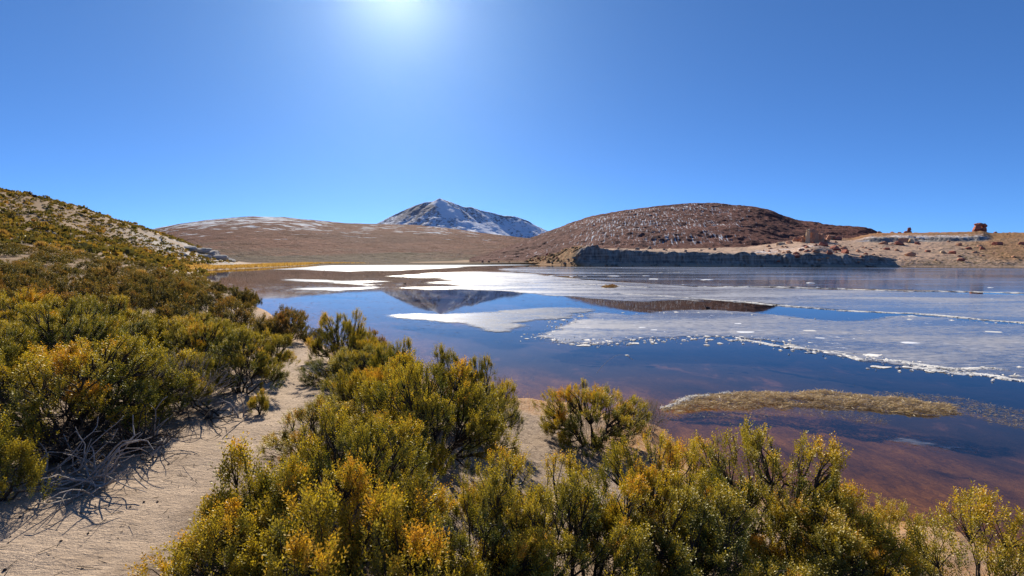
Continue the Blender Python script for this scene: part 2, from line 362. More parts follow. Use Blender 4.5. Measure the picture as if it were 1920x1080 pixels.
def path_mask(x, y):
    best = np.full(np.shape(x), -9.0)
    for i in range(len(PATH) - 1):
        (ax, ay), (bx, by) = PATH[i], PATH[i + 1]; dx, dy = bx - ax, by - ay
        tt = np.clip(((x - ax) * dx + (y - ay) * dy) / (dx * dx + dy * dy), 0, 1)
        d = np.hypot(x - ax - tt * dx, y - ay - tt * dy); ww = PATHW[i] + (PATHW[i + 1] - PATHW[i]) * tt
        best = np.maximum(best, 1 - d / ww)
    return best
def ground(x, y):
    x = np.asarray(x, float); y = np.asarray(y, float); shp = x.shape; x = x.ravel(); y = y.ravel()
    r = np.hypot(x, y)
    d = shore_dist(x, y) + fbm(x * .9, y * .9, 4, 5) * .28 * sstep(3, 9, r) + fbm(x * .15, y * .15, 3, 9) * .8 * sstep(30, 90, r) * sstep(235, 150, r)
    h = np.maximum(tps(x, y), .34)
    bank = 1 - np.exp(-np.maximum(d, 0) / np.where(r < 40, .42, 2.5))
    land = .02 + (h - .02) * bank
    near = sstep(60, 20, r)
    land = land + fbm(x * .55, y * .55, 4, 3) * .07 * near * sstep(0, 1.5, d) + fbm(x * 3.1, y * 3.1, 3, 21) * .012 * near
    hill = sstep(45, 90, r) * sstep(4, 9, h)
    land = land + hill * fbm(x * .10, y * .10, 5, 31) * .9
    bed = -.02 - .10 * np.minimum(-d, 16) ** .9 + fbm(x * .8, y * .8, 4, 8) * .06 * sstep(.3, 1.5, -d)
    z = np.where(d > 0, land, np.minimum(bed, -.012))
    return z.reshape(shp), d.reshape(shp)
def gz(x, y): return float(ground(np.array([x]), np.array([y]))[0][0])

az = np.r_[np.arange(-180, -52, 4.0), np.arange(-52, 52, .17), np.arange(52, 180.1, 4.0)]
rr = np.r_[.4, np.geomspace(1.0, 14000, 430)]
A, Rr = np.meshgrid(np.radians(az), rr, indexing='ij')
X, Y = np.sin(A) * Rr, np.cos(A) * Rr
Z, Dd = ground(X, Y)
pm = np.clip(path_mask(X, Y) * 2.2 + fbm(X * 2, Y * 2, 3, 4) * .4, 0, 1)
Z = Z - pm * .03
straw_m = np.clip(sstep(2.6, .3, Dd + fbm(X * 1.3, Y * 1.3, 4, 12) * 1.2) * sstep(40, 25, Rr) * sstep(-.1, .1, Dd), 0, 1)
litter_shade = np.clip(.85 - pm * 1.4 - straw_m, 0, 1) * sstep(60, 30, Rr) * .8  # leaf litter off the path, doubling as painted shade in the shrub gaps
Pl = np.array([W(395, 480, 195)[:2], W(330, 470, 165)[:2]])
tseg = np.clip(((X - Pl[0, 0]) * (Pl[1] - Pl[0])[0] + (Y - Pl[0, 1]) * (Pl[1] - Pl[0])[1]) / ((Pl[1] - Pl[0]) ** 2).sum(), 0, 1)
rock_m = sstep(22, 7, np.hypot(X - Pl[0, 0] - tseg * (Pl[1] - Pl[0])[0], Y - Pl[0, 1] - tseg * (Pl[1] - Pl[0])[1]))
gold_m = sstep(.2, 1, Dd) * sstep(26, 8, Dd) * sstep(120, 150, Y) * sstep(-20, -45, X)
far_m = sstep(215, 240, Y + 0 * X)
bed_m = sstep(.05, -.05, Dd); deep_m = sstep(2.2, 7.5, -Dd + fbm(X * .35, Y * .35, 4, 77) * 2.2)
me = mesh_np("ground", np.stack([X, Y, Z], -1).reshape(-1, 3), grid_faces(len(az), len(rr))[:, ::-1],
             dict(path=pm, straw=straw_m, litter_shade=litter_shade, rock=rock_m, gold=gold_m, far=far_m, bed=bed_m, deep=deep_m, slope=sstep(32, 60, Rr) * sstep(1.0, 3.0, Z) * (1 - rock_m * .8) * .85), True)
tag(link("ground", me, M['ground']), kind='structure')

# ------------------------------------------------------------------ water
lake_o = SH + 0
cen = SH.mean(0)
wl = mesh_np("lake_water", [(-320, -60, 0), (460, -60, 0), (460, 330, 0), (-320, 330, 0)], [(0, 1, 2, 3)])
tag(link("lake_water", wl, M['water']), kind='structure')

# ------------------------------------------------------------------ far hills
def interp(pts, x): pts = np.array(pts, float); return np.interp(x, pts[:, 0], pts[:, 1])
def cinterp(pts, x):            # smoothed
    s = 0
    for k in (-1, -.5, 0, .5, 1): s = s + interp(pts, x + k * 12)
    return s / 5
def fan_hill(name, mat, px0, px1, npx, sky_pts, ridge_pts, foot_pts, footz_pts, nD, shape, back, rough, snowf, bandf, seed):
    px = np.linspace(px0, px1, npx); tx = (px - 960) / FPX
    ys = cinterp(sky_pts, px); Dr = cinterp(ridge_pts, px); Df = cinterp(foot_pts, px); fz = cinterp(footz_pts, px)
    zr = CAMZ + (481 - ys) / FPX * Dr
    u = np.r_[np.linspace(-.08, 1, nD), 1 + np.linspace(.02, 1, nD // 5) * 1.2]
    U = u[None, :] + 0 * px[:, None]
    D = Df[:, None] + (Dr - Df)[:, None] * np.minimum(U, 1) + np.maximum(U - 1, 0) * back
    Xh = tx[:, None] * D; Yh = D
    s0 = ((fz - CAMZ) / Df)[:, None]; s1 = ((zr - CAMZ) / Dr)[:, None]
    front = CAMZ + D * (s0 + (s1 - s0) * np.sign(U) * shape(np.clip(np.abs(U), 0, 1)))
    Zb = np.where(U <= 1, front, zr[:, None] - np.maximum(U - 1, 0) ** 1.5 * (zr[:, None] + 10))
    n = fbm(Xh * rough[1], Yh * rough[1], 5, seed, .6) * rough[0]
    Zb = Zb + n * sstep(-.02, .12, U) * sstep(1.0, .9, np.minimum(U, 1.0)) + fbm(Xh * rough[3], Yh * rough[3], 3, seed + 9) * rough[2] * sstep(0, .08, U)
    at_ = dict(snow=snowf(px[:, None] + 0 * U, U, Xh, Yh, Zb), band=bandf(px[:, None] + 0 * U, U, Xh, Yh, Zb))
    me = mesh_np(name, np.stack([Xh, Yh, Zb], -1).reshape(-1, 3), grid_faces(len(px), len(u)), at_, True)
    return tag(link(name, me, mat), kind='structure')
fan_hill("brown_hill", M['brown_hill'], -150, 1250, 420,
         [(-150, 425), (200, 440), (285, 431), (340, 420), (400, 412), (470, 406.5), (530, 407.5), (600, 414), (650, 419), (700, 420.5), (780, 422), (850, 429), (920, 439), (980, 446), (1040, 449), (1250, 460)],
         [(-150, 1500), (400, 1400), (800, 1500), (1250, 1300)], [(-150, 330), (600, 300), (1250, 330)], [(-150, 1), (1250, 1)],
         150, lambda u: 1 - (1 - u) ** 1.35, 900, (7.0, .006, 1.2, .05),
         lambda px, U, x, y, z: sstep(.40, .92, U + fbm(x * .01, y * .01, 3, 3) * .1) * interp([(250, .3), (320, .75), (420, 1), (560, .95), (640, .6), (720, .6), (820, .75), (900, .35), (960, 0)], px),
         lambda px, U, x, y, z: sstep(.30, .05, U + fbm(x * .008, y * .008, 4, 5) * .25), 41)
fan_hill("red_hill", M['red_hill'], 880, 1720, 620,
         [(880, 488), (920, 474), (960, 460), (1020, 437), (1070, 418), (1110, 405), (1160, 396.5), (1210, 390), (1260, 385.5), (1310, 383), (1380, 386), (1410, 388), (1440, 394), (1470, 407), (1500, 416.5), (1550, 423), (1600, 425), (1625, 429), (1642, 437), (1720, 470)],
         [(880, 330), (960, 400), (1100, 460), (1300, 500), (1480, 480), (1560, 430), (1720, 420)], [(880, 262), (1000, 258), (1080, 250), (1300, 262), (1720, 285)],
         [(880, .5), (1000, .8), (1060, 3), (1130, 6.5), (1500, 7.5), (1720, 8)],
         260, lambda u: 1 - (1 - u) ** 1.6, 300, (4.2, .016, .65, .33),
         lambda px, U, x, y, z: sstep(.03, .15, U) * sstep(.99, .85, U) * interp([(920, .25), (1000, .4), (1080, .7), (1150, .85), (1280, .85), (1340, .7), (1400, .45), (1440, .25), (1500, .08), (1600, 0)], px),
         lambda px, U, x, y, z: sstep(.10, .0, U) * interp([(900, 1), (1050, 1), (1150, .3), (1700, .3)], px), 51)

# snowy mountain: the highest of several sloping crests at every point
def crest(pts): return np.array([W(*p) for p in pts])
CR = [(crest([(660, 436, 6900), (710, 417, 6900), (740, 402, 6950), (780, 384.5, 7000), (795, 380, 7000), (812, 378, 7040), (825, 371.5, 7000), (845, 379, 7050), (870, 388, 7080), (885, 388, 7100), (900, 394, 7120), (925, 399, 7150), (945, 404, 7100), (965, 405, 7100), (990, 414, 7150), (1010, 425, 7180), (1030, 434, 7200), (1080, 446, 7250)]), .60),
      (crest([(796, 380, 7000), (812, 388, 6850), (830, 402, 6700), (842, 418, 6500), (850, 436, 6300)]), .62),
      (crest([(835, 376, 7000), (850, 388, 6880), (864, 402, 6780), (885, 420, 6600), (930, 440, 6350), (960, 452, 6200)]), .62),
      (crest([(792, 382, 7000), (765, 402, 6750), (735, 425, 6550)]), .66),
      (crest([(945, 404, 7100), (930, 418, 6850), (945, 440, 6500)]), .6), (crest([(900, 394, 7120), (905, 412, 6850), (925, 430, 6600)]), .62)]
gx = np.linspace(-2700, 1200, 330); gy = np.linspace(5600, 8400, 190)
GX, GY = np.meshgrid(gx, gy, indexing='ij'); ZM = np.full(GX.shape, -400.0); near_c = np.full(GX.shape, 1e9)
wx = GX + fbm(GX * .004, GY * .004, 4, 61) * 60; wy = GY + fbm(GX * .004, GY * .004, 4, 67) * 60
for ci, (c, sl) in enumerate(CR):
    for i in range(len(c) - 1):
        a, b = c[i], c[i + 1]; dx, dy = b[0] - a[0], b[1] - a[1]
        px_, py_ = (GX, GY) if ci == 0 else (wx, wy)
        tt = np.clip(((px_ - a[0]) * dx + (py_ - a[1]) * dy) / (dx * dx + dy * dy), 0, 1)
        d = np.hypot(px_ - a[0] - tt * dx, py_ - a[1] - tt * dy); ZM = np.maximum(ZM, a[2] + (b[2] - a[2]) * tt - sl * d * (1 - .00012 * d)); near_c = np.minimum(near_c, d)
ZM = ZM + fbm(GX * .006, GY * .006, 5, 71, .6) * 40 * (.22 + .78 * sstep(10, 160, near_c))
bowl = np.array([W(800, 383, 6960), W(826, 378, 6960), W(860, 402, 6800), W(866, 418, 6640), W(838, 424, 6500), W(820, 398, 6760)])[:, :2]
def poly_sd(P, x, y):
    best = np.full(x.shape, 1e18); ins = np.zeros(x.shape, bool)
    for i in range(len(P)):
        (ax, ay), (bx, by) = P[i], P[(i + 1) % len(P)]; dx, dy = bx - ax, by - ay
        tt = np.clip(((x - ax) * dx + (y - ay) * dy) / (dx * dx + dy * dy), 0, 1)
        best = np.minimum(best, np.hypot(x - ax - tt * dx, y - ay - tt * dy))
        ins ^= ((ay > y) != (by > y)) & (x < (bx - ax) * (y - ay) / (by - ay + 1e-12) + ax)
    return np.where(ins, best, -best)
bsd = poly_sd(bowl, GX, GY)
gxz = np.gradient(ZM, gx, axis=0)
snow = .45 + .10 * sstep(-600, 0, GX) + .52 * sstep(-60, 40, bsd) + np.clip(gxz, -.6, .6) * -.25 + fbm(GX * .0025, GY * .0025, 4, 81) * .30 + .15 * sstep(6900, 6450, GY) - .10 * sstep(80, 10, near_c)
me = mesh_np("mountain", np.stack([GX, GY, ZM], -1).reshape(-1, 3), grid_faces(len(gx), len(gy)), dict(snow=snow), True)
tag(link("mountain", me, M['mountain']), kind='structure')

# ------------------------------------------------------------------ far shore: bench, cliff, plateau
def mat_plateau():
    t = NT("plateau_ground"); p = t.pos()
    n = t.noise(p, .12, 6, .6); n2 = t.noise(p, .9, 5, .7); n3 = t.noise(t.mapping(p, (.05, .25, 1)), 1, 5)
    c = t.mix(n, (0.42, 0.27, 0.185), (0.58, 0.40, 0.285))
    c = t.mix(t.rng(n3, .5, .7, 0, .5), c, (0.30, 0.25, 0.16))
    c = t.mix(t.attr("rust"), c, t.mix(n, (0.28, 0.135, 0.06), (0.42, 0.22, 0.10)))
    c = t.mix(t.math('MULTIPLY', t.attr("scrub"), t.rng(n2, .48, .58), clamp=True), c, t.mix(n, (0.085, 0.06, 0.025), (0.15, 0.11, 0.04)))
    c = t.mix(t.attr("scarp"), c, t.mix(t.rng(t.math('ADD', t.math('MULTIPLY', t.noise(t.mapping(p, (.9, .9, .15)), 1.0, 5, .7), .6), t.math('MULTIPLY', t.noise(t.mapping(p, (.06, .06, 1.6)), 1.0, 4, .6), .4)), .38, .62), (0.10, 0.092, 0.09), (0.42, 0.37, 0.32)))
    s = t.math('MULTIPLY', t.attr("snow"), t.rng(t.noise(t.mapping(p, (.09, .5, 1)), 1, 5), .52, .58), clamp=True)
    c = t.mix(s, c, (0.8, 0.81, 0.85))
    return t.done(t.bsdf(c, .95, t.bump(t.math('ADD', n2, n), .7, .6), .1))
M['plateau'] = mat_plateau()
# columns: (px, [(D, z) ...]) from the shore inwards
def zz(y, D): return CAMZ + (481 - y) / FPX * D
def colm(*yd): return [(D, zz(y, D)) for y, D in yd]
cols = [
    (985, colm((500, 226), (494.5, 240), (493, 246), (492.5, 252), (492, 257), (491, 262), (490, 268), (489.5, 274), (489, 285))),
    (1040, colm((501, 205), (496.5, 216), (492, 222), (489, 228), (487, 234), (484, 240), (482, 246), (480, 252), (479, 262))),
    (1075, colm((504, 198), (497.5, 203), (488, 207), (480, 209.5), (474, 212), (470, 218), (468, 228), (467, 240), (464, 258))),
    (1100, colm((504, 197), (498, 200.5), (485, 203), (470, 203.8), (461.5, 204.6), (462.5, 214), (464.5, 226), (465, 240), (462, 258))),
    (1128, colm((504, 196), (498, 199.5), (486, 201), (475, 201.6), (469.5, 202.2), (469, 210), (467, 225), (468, 240), (467, 258))),
    (1200, colm((504, 193), (498.2, 197), (487, 198.5), (476, 199), (470.5, 199.6), (470, 206), (470, 222), (469, 240), (467.5, 262))),
    (1300, colm((504, 188), (498.5, 192.5), (488, 194), (478, 194.6), (473.5, 195.2), (473, 203), (472, 220), (470.5, 240), (467, 265))),
    (1400, colm((504, 184), (498.8, 189), (489, 190.5), (479, 191), (475.5, 191.6), (475, 200), (473, 218), (469, 238), (463, 262))),
    (1500, colm((504, 181), (499.2, 186), (490, 187.5), (482, 188), (478.5, 188.6), (477, 198), (470, 214), (460, 232), (450, 262))),
    (1580, colm((504, 179), (499.5, 183.5), (491, 185.5), (484, 186), (481, 186.6), (478, 198), (470, 214), (459, 234), (447.5, 275))),
    (1650, colm((504, 177), (499.8, 182), (492, 184), (486, 184.6), (483.5, 185.2), (481, 195), (471, 212), (460, 234), (445, 285))),
    (1680, colm((504, 176), (500, 181), (496, 183), (492, 185), (489, 187), (483, 196), (471, 212), (460, 235), (444, 290))),
    (1740, colm((504, 174), (500.2, 179), (495, 182), (491, 185), (488, 188), (481, 197), (470, 214), (460, 236), (443.5, 296))),
    (1830, colm((504, 172), (500.4, 177), (494, 181), (490, 185), (487, 189), (480, 198), (469, 216), (459, 240), (441.5, 310))),
    (1920, colm((504, 170), (500.6, 175), (494, 180), (489, 185), (485, 190), (477, 200), (466, 218), (456, 242), (440.5, 315))),
    (2300, colm((506, 158), (501.5, 168), (494, 176), (489, 182), (484, 188), (476, 200), (464, 220), (452, 246), (436, 320)))]
cpx = np.array([c[0] for c in cols], float); cD = np.array([[d for d, _ in c[1]] for c in cols]); cZ = np.array([[z for _, z in c[1]] for c in cols])
px = np.arange(985, 2300, 1.6); tx = (px - 960) / FPX
kD = np.array([np.interp(px, cpx, cD[:, j]) for j in range(9)]).T; kZ = np.array([np.interp(px, cpx, cZ[:, j]) for j in range(9)]).T
vs = np.r_[np.linspace(0, 1, 5)[:-1], np.linspace(1, 4, 34)[:-1], np.linspace(4, 8, 110)]
Dp = np.array([np.interp(vs, range(9), kD[i]) for i in range(len(px))]); Zp = np.array([np.interp(vs, range(9), kZ[i]) for i in range(len(px))])
back = np.linspace(.05, 1, 30)                                  # on beyond the brow
Dp = np.c_[Dp, Dp[:, -1:] + back[None, :] * 260]
brow = np.interp(px, [985, 1560, 1640, 1660, 1730, 1830, 1920, 2300], [489, 447.5, 441.5, 441.5, 441, 438.2, 436.8, 432])
endz = CAMZ + (481 - brow) / FPX * (kD[:, -1] + 110)
bz = np.where(back[None, :] < .42, Zp[:, -1:] + (endz[:, None] - Zp[:, -1:]) * (back[None, :] / .42) ** .8, endz[:, None] - (back[None, :] - .42) * 9)
onR = sstep(1520, 1640, px)[:, None]
Zp = np.c_[Zp, bz * onR + (Zp[:, -1:] - back[None, :] * 6) * (1 - onR)]
V_ = np.r_[vs, 8 + back][None, :] + 0 * px[:, None]; PX = px[:, None] + 0 * V_
iscl = sstep(1072, 1090, PX) * sstep(1690, 1672, PX)
scarp = iscl * sstep(1.0, 1.6, V_) * sstep(4.35, 4.0, V_)
Xp = tx[:, None] * Dp; s_along = Xp
flute = (fbm(s_along * .55, V_ * .35, 4, 91, .6) * 1.5 + np.abs(fbm(s_along * .16, V_ * .15, 3, 95)) * 2.2)
Dp = Dp + scarp * flute * 1.0
Zp = Zp + scarp * sstep(3.2, 4.0, V_) * fbm(s_along * .30, 0 * V_, 4, 97) * 1.3 * sstep(4.35, 4.0, V_)
rest = sstep(1.2, 2.2, V_) * (1 - scarp)
Zp = Zp + rest * (fbm(Xp * .12, Dp * .12, 5, 99, .6) * .55 + np.maximum(fbm(Xp * .45, Dp * .45, 3, 103), .1) * .55)
Zp = Zp + 3.0 * np.exp(-((PX - 1525) / 34) ** 2 - ((V_ - 5.3) / 1.0) ** 2) + 1.3 * sstep(1120, 1060, PX) * np.maximum(fbm(Xp * .3, Dp * .3, 5, 113, .65), -.1) * sstep(1.2, 2, V_) * 2
# a low rock ledge across the right-hand plateau
ledge = sstep(1590, 1640, PX) * sstep(1860, 1835, PX)
Zp = Zp + ledge * 1.6 * sstep(7.35, 7.45, V_ + fbm(Xp * .08, 0 * V_, 3, 107) * .22) * sstep(9.0, 7.9, V_)
ledge_f = ledge * sstep(7.25, 7.35, V_) * sstep(7.58, 7.48, V_)
rust = np.clip(sstep(7.45, 7.9, V_) * sstep(1540, 1600, PX) + sstep(1800, 1880, PX + (V_ - 5) * 14) * .75 * sstep(2, 4, V_) + sstep(1104, 1086, PX), 0, 1)
scrub = np.clip(sstep(1700, 1860, PX + fbm(Xp * .05, Dp * .05, 3, 111) * 60) * sstep(1.3, 2, V_) + sstep(1100, 1070, PX) + sstep(1650, 1700, PX) * sstep(4.8, 3, V_) * .8, 0, 1)
snowp = np.clip(ledge * sstep(7.4, 7.5, V_) * sstep(7.85, 7.65, V_) + .6 * sstep(1350, 1420, PX) * sstep(1560, 1500, PX) * sstep(4.4, 4.8, V_) * sstep(7, 6, V_) + .7 * ledge * sstep(8.2, 8.25, V_) * sstep(8.38, 8.32, V_), 0, 1)
me = mesh_np("far_shore", np.stack([tx[:, None] * Dp, Dp, Zp], -1).reshape(-1, 3), grid_faces(len(px), V_.shape[1]), dict(scarp=np.clip(scarp + ledge_f, 0, 1), rust=rust, scrub=scrub, snow=snowp), True)
tag(link("far_shore_cliff", me, M['plateau']), kind='structure')
def shore_z(pxq, v):            # point on the far shore at column pxq and step v
    i = int(np.clip((pxq - 985) / 1.6, 0, len(px) - 1)); vv = V_[0]
    return np.array([np.interp(v, vv, (tx[:, None] * Dp)[i]), np.interp(v, vv, Dp[i]), np.interp(v, vv, Zp[i])])
def v_at_row(pxq, y):           # the step at which the far shore is seen at image height y
    i = int(np.clip((pxq - 985) / 1.6, 0, len(px) - 1)); yy = 481 - (Zp[i] - CAMZ) / Dp[i] * FPX
    k = np.where((yy[:-1] >= y) & (yy[1:] < y))[0]
    k = k[k > 8]
    return float(V_[0][k[0]] if len(k) else 6.0)

# ------------------------------------------------------------------ shrubs
def nrm(v): return v / np.maximum(np.linalg.norm(v, axis=-1, keepdims=True), 1e-9)
def tubes(P0, P1, r0, r1, k=4):
    P0 = np.asarray(P0, float); P1 = np.asarray(P1, float); n = len(P0)
    d = nrm(P1 - P0); ref = np.where(np.abs(d[:, 2:3]) > .9, np.array([[1., 0, 0]]), np.array([[0, 0, 1.]]))
    a = nrm(np.cross(d, ref)); b = np.cross(d, a)
    V = np.zeros((n, 2 * k, 3))
    for j in range(k):
        c, s = math.cos(2 * math.pi * j / k), math.sin(2 * math.pi * j / k)
        V[:, j] = P0 + (a * c + b * s) * np.asarray(r0).reshape(-1, 1); V[:, k + j] = P1 + (a * c + b * s) * np.asarray(r1).reshape(-1, 1)
    base = (np.arange(n) * 2 * k)[:, None]
    F = np.concatenate([base + np.array([[j, (j + 1) % k, k + (j + 1) % k, k + j]]) for j in range(k)], 0)
    return V.reshape(-1, 3), F
def join(parts):
    Vs, Fs, o = [], [], 0
    for V, F in parts: Vs.append(V); Fs.append(F + o); o += len(V)
    return np.concatenate(Vs), np.concatenate(Fs)
def leaf_quads(pos, ld, side, l, wd, tint):
    n = len(pos); V = np.zeros((n, 4, 3)); l = l[:, None]; wd = wd[:, None]
    V[:, 0] = pos; V[:, 1] = pos + ld * l * .55 + side * wd * .5; V[:, 2] = pos + ld * l; V[:, 3] = pos + ld * l * .55 - side * wd * .5
    F = np.arange(n * 4).reshape(n, 4)
    return V.reshape(-1, 3), F, np.repeat(tint, 4)

def shrub_data(seed, ntips, shoots, leaves, leafl, leafw, shootl, H=1.0, Rr_=1.0, low=.05, inside=.3, core=.006, stem=.02, upright=.75, gaps=0.0, tint0=.0, spread=.75, heads=0, headr=.2):
    g = np.random.default_rng(seed)
    azs = g.uniform(0, 2 * math.pi, ntips); el = np.arcsin(g.uniform(low, 1, ntips) ** .8)
    ph = g.uniform(0, 6.28, 4)
    lob = 1 + .16 * np.sin(3 * azs + ph[0]) + .12 * np.sin(5 * azs + ph[1] + 2 * el) + .10 * np.sin(4 * el + ph[2] + azs)
    rad = lob * g.uniform(.82, 1.06, ntips); ins = g.random(ntips) < inside; rad[ins] *= g.uniform(.5, .85, ins.sum())
    T = np.stack([Rr_ * rad * np.cos(el) * np.cos(azs), Rr_ * rad * np.cos(el) * np.sin(azs), H * (.10 + .86 * np.sin(el) * (.75 + .25 * rad))], 1)
    if gaps > 0:                 # bare patches through which the stems show
        keep = vnoise(azs * 2.0 + 5 * ph[3], el * 3.0, seed) > gaps; T = T[keep]; azs = azs[keep]; el = el[keep]; ntips = len(T)
    hb = np.zeros(ntips)
    if heads:                    # twigs bunched into rounded heads
        ha = np.arange(heads) * 2.39996 + g.normal(0, .25, heads); hs = np.clip((np.arange(heads) + .5) / heads + g.normal(0, .05, heads), .02, 1); he = np.arcsin(hs ** 1.2)
        hr = g.uniform(.62, 1.0, heads); HC = np.stack([Rr_ * hr * .86 * np.cos(he) * np.cos(ha), Rr_ * hr * .86 * np.cos(he) * np.sin(ha), H * (.16 + .70 * np.sin(he) * hr)], 1)
        hi = g.integers(0, heads, ntips); ax = nrm(HC * [.6, .6, .25] + [0, 0, .45 * H])
        dv = nrm(g.normal(0, 1, (ntips, 3)) + ax[hi] * 1.1); q = (dv * ax[hi]).sum(1); hsz = headr * g.uniform(.7, 1.35, heads)[hi]
        T = HC[hi] + dv * (hsz * g.uniform(.45, 1.0, ntips) ** .5)[:, None]; T[:, 2] = np.maximum(T[:, 2], .06 * H)
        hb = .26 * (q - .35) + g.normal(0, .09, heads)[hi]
    # forking stems: main -> side -> twig
    m = 11; seeds = T[g.choice(ntips, m, replace=False)]; near = np.argmin(((T[:, None] - seeds[None]) ** 2).sum(2), 1)
    segs = []
    def bent(p, q, r0, r1, k=2, j=.07):
        pts = [p]
        for i in range(1, k): pts.append(p + (q - p) * i / k + g.normal(0, j, 3) * np.linalg.norm(q - p))
        pts.append(q)
        for i in range(k): segs.append((pts[i], pts[i + 1], r0 + (r1 - r0) * i / k, r0 + (r1 - r0) * (i + 1) / k))
    for mi in range(m):
        idx = np.where(near == mi)[0]
        if len(idx) == 0: continue
        cen_ = T[idx].mean(0); b = np.array([cen_[0] * .10, cen_[1] * .10, -.06]) + g.normal(0, .03, 3) * [1, 1, 0]
        e1 = cen_ * [.48, .48, .44]; bent(b, e1, stem * 1.25, stem * .8, 3)
        k = max(1, len(idx) // 5); ss = T[g.choice(idx, k, replace=False)]; nn = np.argmin(((T[idx][:, None] - ss[None]) ** 2).sum(2), 1)
        for si in range(k):
            sub = idx[nn == si]
            if len(sub) == 0: continue
            c2 = T[sub].mean(0); e2 = e1 + (c2 - e1) * .62 + [0, 0, -.04]; bent(e1, e2, stem * .7, stem * .42, 2)
            for ti in sub: bent(e2, T[ti], stem * .36, stem * .16, 2, .09)
    for k_ in range(int(ntips * .8)):       # fine dead twigs inside the crown
        q = T[g.integers(ntips)] * g.uniform(.25, .7); segs.append((q, q + nrm(q * [1, 1, .3] + g.normal(0, .35, 3) + [0, 0, .5]) * g.uniform(.12, .30), stem * .14, stem * .07))
    S = segs; SV, SF = tubes([s[0] for s in S], [s[1] for s in S], [s[2] for s in S], [s[3] for s in S], 4 if stem > .012 else 3)
    # leafy shoots, bunched into rounded heads at the end of every twig
    n = ntips * shoots; ti = np.repeat(np.arange(ntips), shoots)
    out = nrm(T * [1, 1, .8] + [0, 0, .15])[ti]
    axis = nrm(out * .6 + np.array([0, 0, upright]) + g.normal(0, .15, (n, 3)))
    d = nrm(axis + nrm(g.normal(0, 1, (n, 3))) * g.uniform(.1, spread, (n, 1)))
    L = shootl * g.uniform(.55, 1.3, n) * g.uniform(.8, 1.25, ntips)[ti]
    base = T[ti] - axis * (shootl * .5) + (d - axis) * shootl * g.uniform(.2, .9, (n, 1)) - axis * (g.random((n, 1)) ** 2 * shootl * 1.3)
    lump = vnoise(T[:, 0] * 2.1 + seed, T[:, 1] * 2.1, seed) * .55 + vnoise(T[:, 0] * 6 + seed, T[:, 2] * 6, seed + 1) * .45
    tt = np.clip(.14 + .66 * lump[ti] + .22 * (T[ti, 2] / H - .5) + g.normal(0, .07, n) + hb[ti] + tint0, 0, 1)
    orange = g.random(ntips) < .03; tt = np.where(orange[ti], np.clip(tt + .3, 0, 1), tt)
    ref = np.array([[.3, .9, .2]]); a = nrm(np.cross(d, ref)); b = np.cross(d, a)
    j = np.tile(np.arange(leaves), n); si = np.repeat(np.arange(n), leaves); N = n * leaves
    ang = j * 2.4 + g.uniform(0, 6.28, n)[si]; radial = a[si] * np.cos(ang)[:, None] + b[si] * np.sin(ang)[:, None]
    ld = nrm(d[si] * .8 + radial * g.uniform(.5, 1.1, N)[:, None]); side = nrm(np.cross(ld, radial + d[si] * .2))
    pos = base[si] + d[si] * (L[si] * (j + .3) / leaves)[:, None] + radial * core
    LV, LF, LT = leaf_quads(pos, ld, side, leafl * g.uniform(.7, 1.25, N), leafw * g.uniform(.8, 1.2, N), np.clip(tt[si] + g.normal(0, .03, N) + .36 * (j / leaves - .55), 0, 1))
    return SV, SF, LV, LF, LT
def shrub_meshes(nm, *a, **k):
    SV, SF, LV, LF, LT = shrub_data(*a, **k)
    return mesh_np(nm + "_branches", SV, SF), mesh_np(nm + "_foliage", LV, LF, dict(tint=LT))

LF = dict(leafl=.017, leafw=.0092, shootl=.095, core=.0045, spread=.55)
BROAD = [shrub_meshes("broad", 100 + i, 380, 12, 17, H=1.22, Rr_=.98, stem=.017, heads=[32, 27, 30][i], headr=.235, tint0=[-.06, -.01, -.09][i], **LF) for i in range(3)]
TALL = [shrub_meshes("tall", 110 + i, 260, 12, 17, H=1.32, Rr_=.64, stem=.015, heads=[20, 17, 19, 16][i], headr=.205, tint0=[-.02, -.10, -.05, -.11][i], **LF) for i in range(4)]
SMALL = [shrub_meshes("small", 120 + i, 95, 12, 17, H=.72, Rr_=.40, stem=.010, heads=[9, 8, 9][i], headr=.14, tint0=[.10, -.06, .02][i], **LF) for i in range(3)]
NEARV = BROAD + TALL + SMALL
SIZES = [(.98, 1.22)] * 3 + [(.64, 1.32)] * 4 + [(.40, .72)] * 3
SPARSE = shrub_meshes("sparse", 140, 135, 12, 16, H=1.2, Rr_=.62, gaps=.28, stem=.010, tint0=-.06, inside=.4, upright=.9, **LF)
BARE = shrub_meshes("bare", 150, 420, 2, 4, .022, .008, .10, gaps=.2, stem=.013, inside=.5, tint0=-.1)
MIDV = [shrub_meshes("mid", 200 + i, 200, 9, 8, .038, .020, .11, H=1.1, Rr_=.95, stem=.018, core=.008, tint0=-.07, heads=24, headr=.24) for i in range(5)]
FARV = [shrub_meshes("far", 300 + i, 80, 6, 4, .10, .06, .17, gaps=.10, stem=.02, core=.02, H=.9)[1] for i in range(4)]
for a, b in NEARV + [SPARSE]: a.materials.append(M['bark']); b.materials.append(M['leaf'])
BARE[0].materials.append(M['grey_wood']); BARE[1].materials.append(M['leaf_far'])
for a, b in MIDV: a.materials.append(M['bark']); b.materials.append(M['leaf_far'])
for b in FARV: b.materials.append(M['leaf_far'])

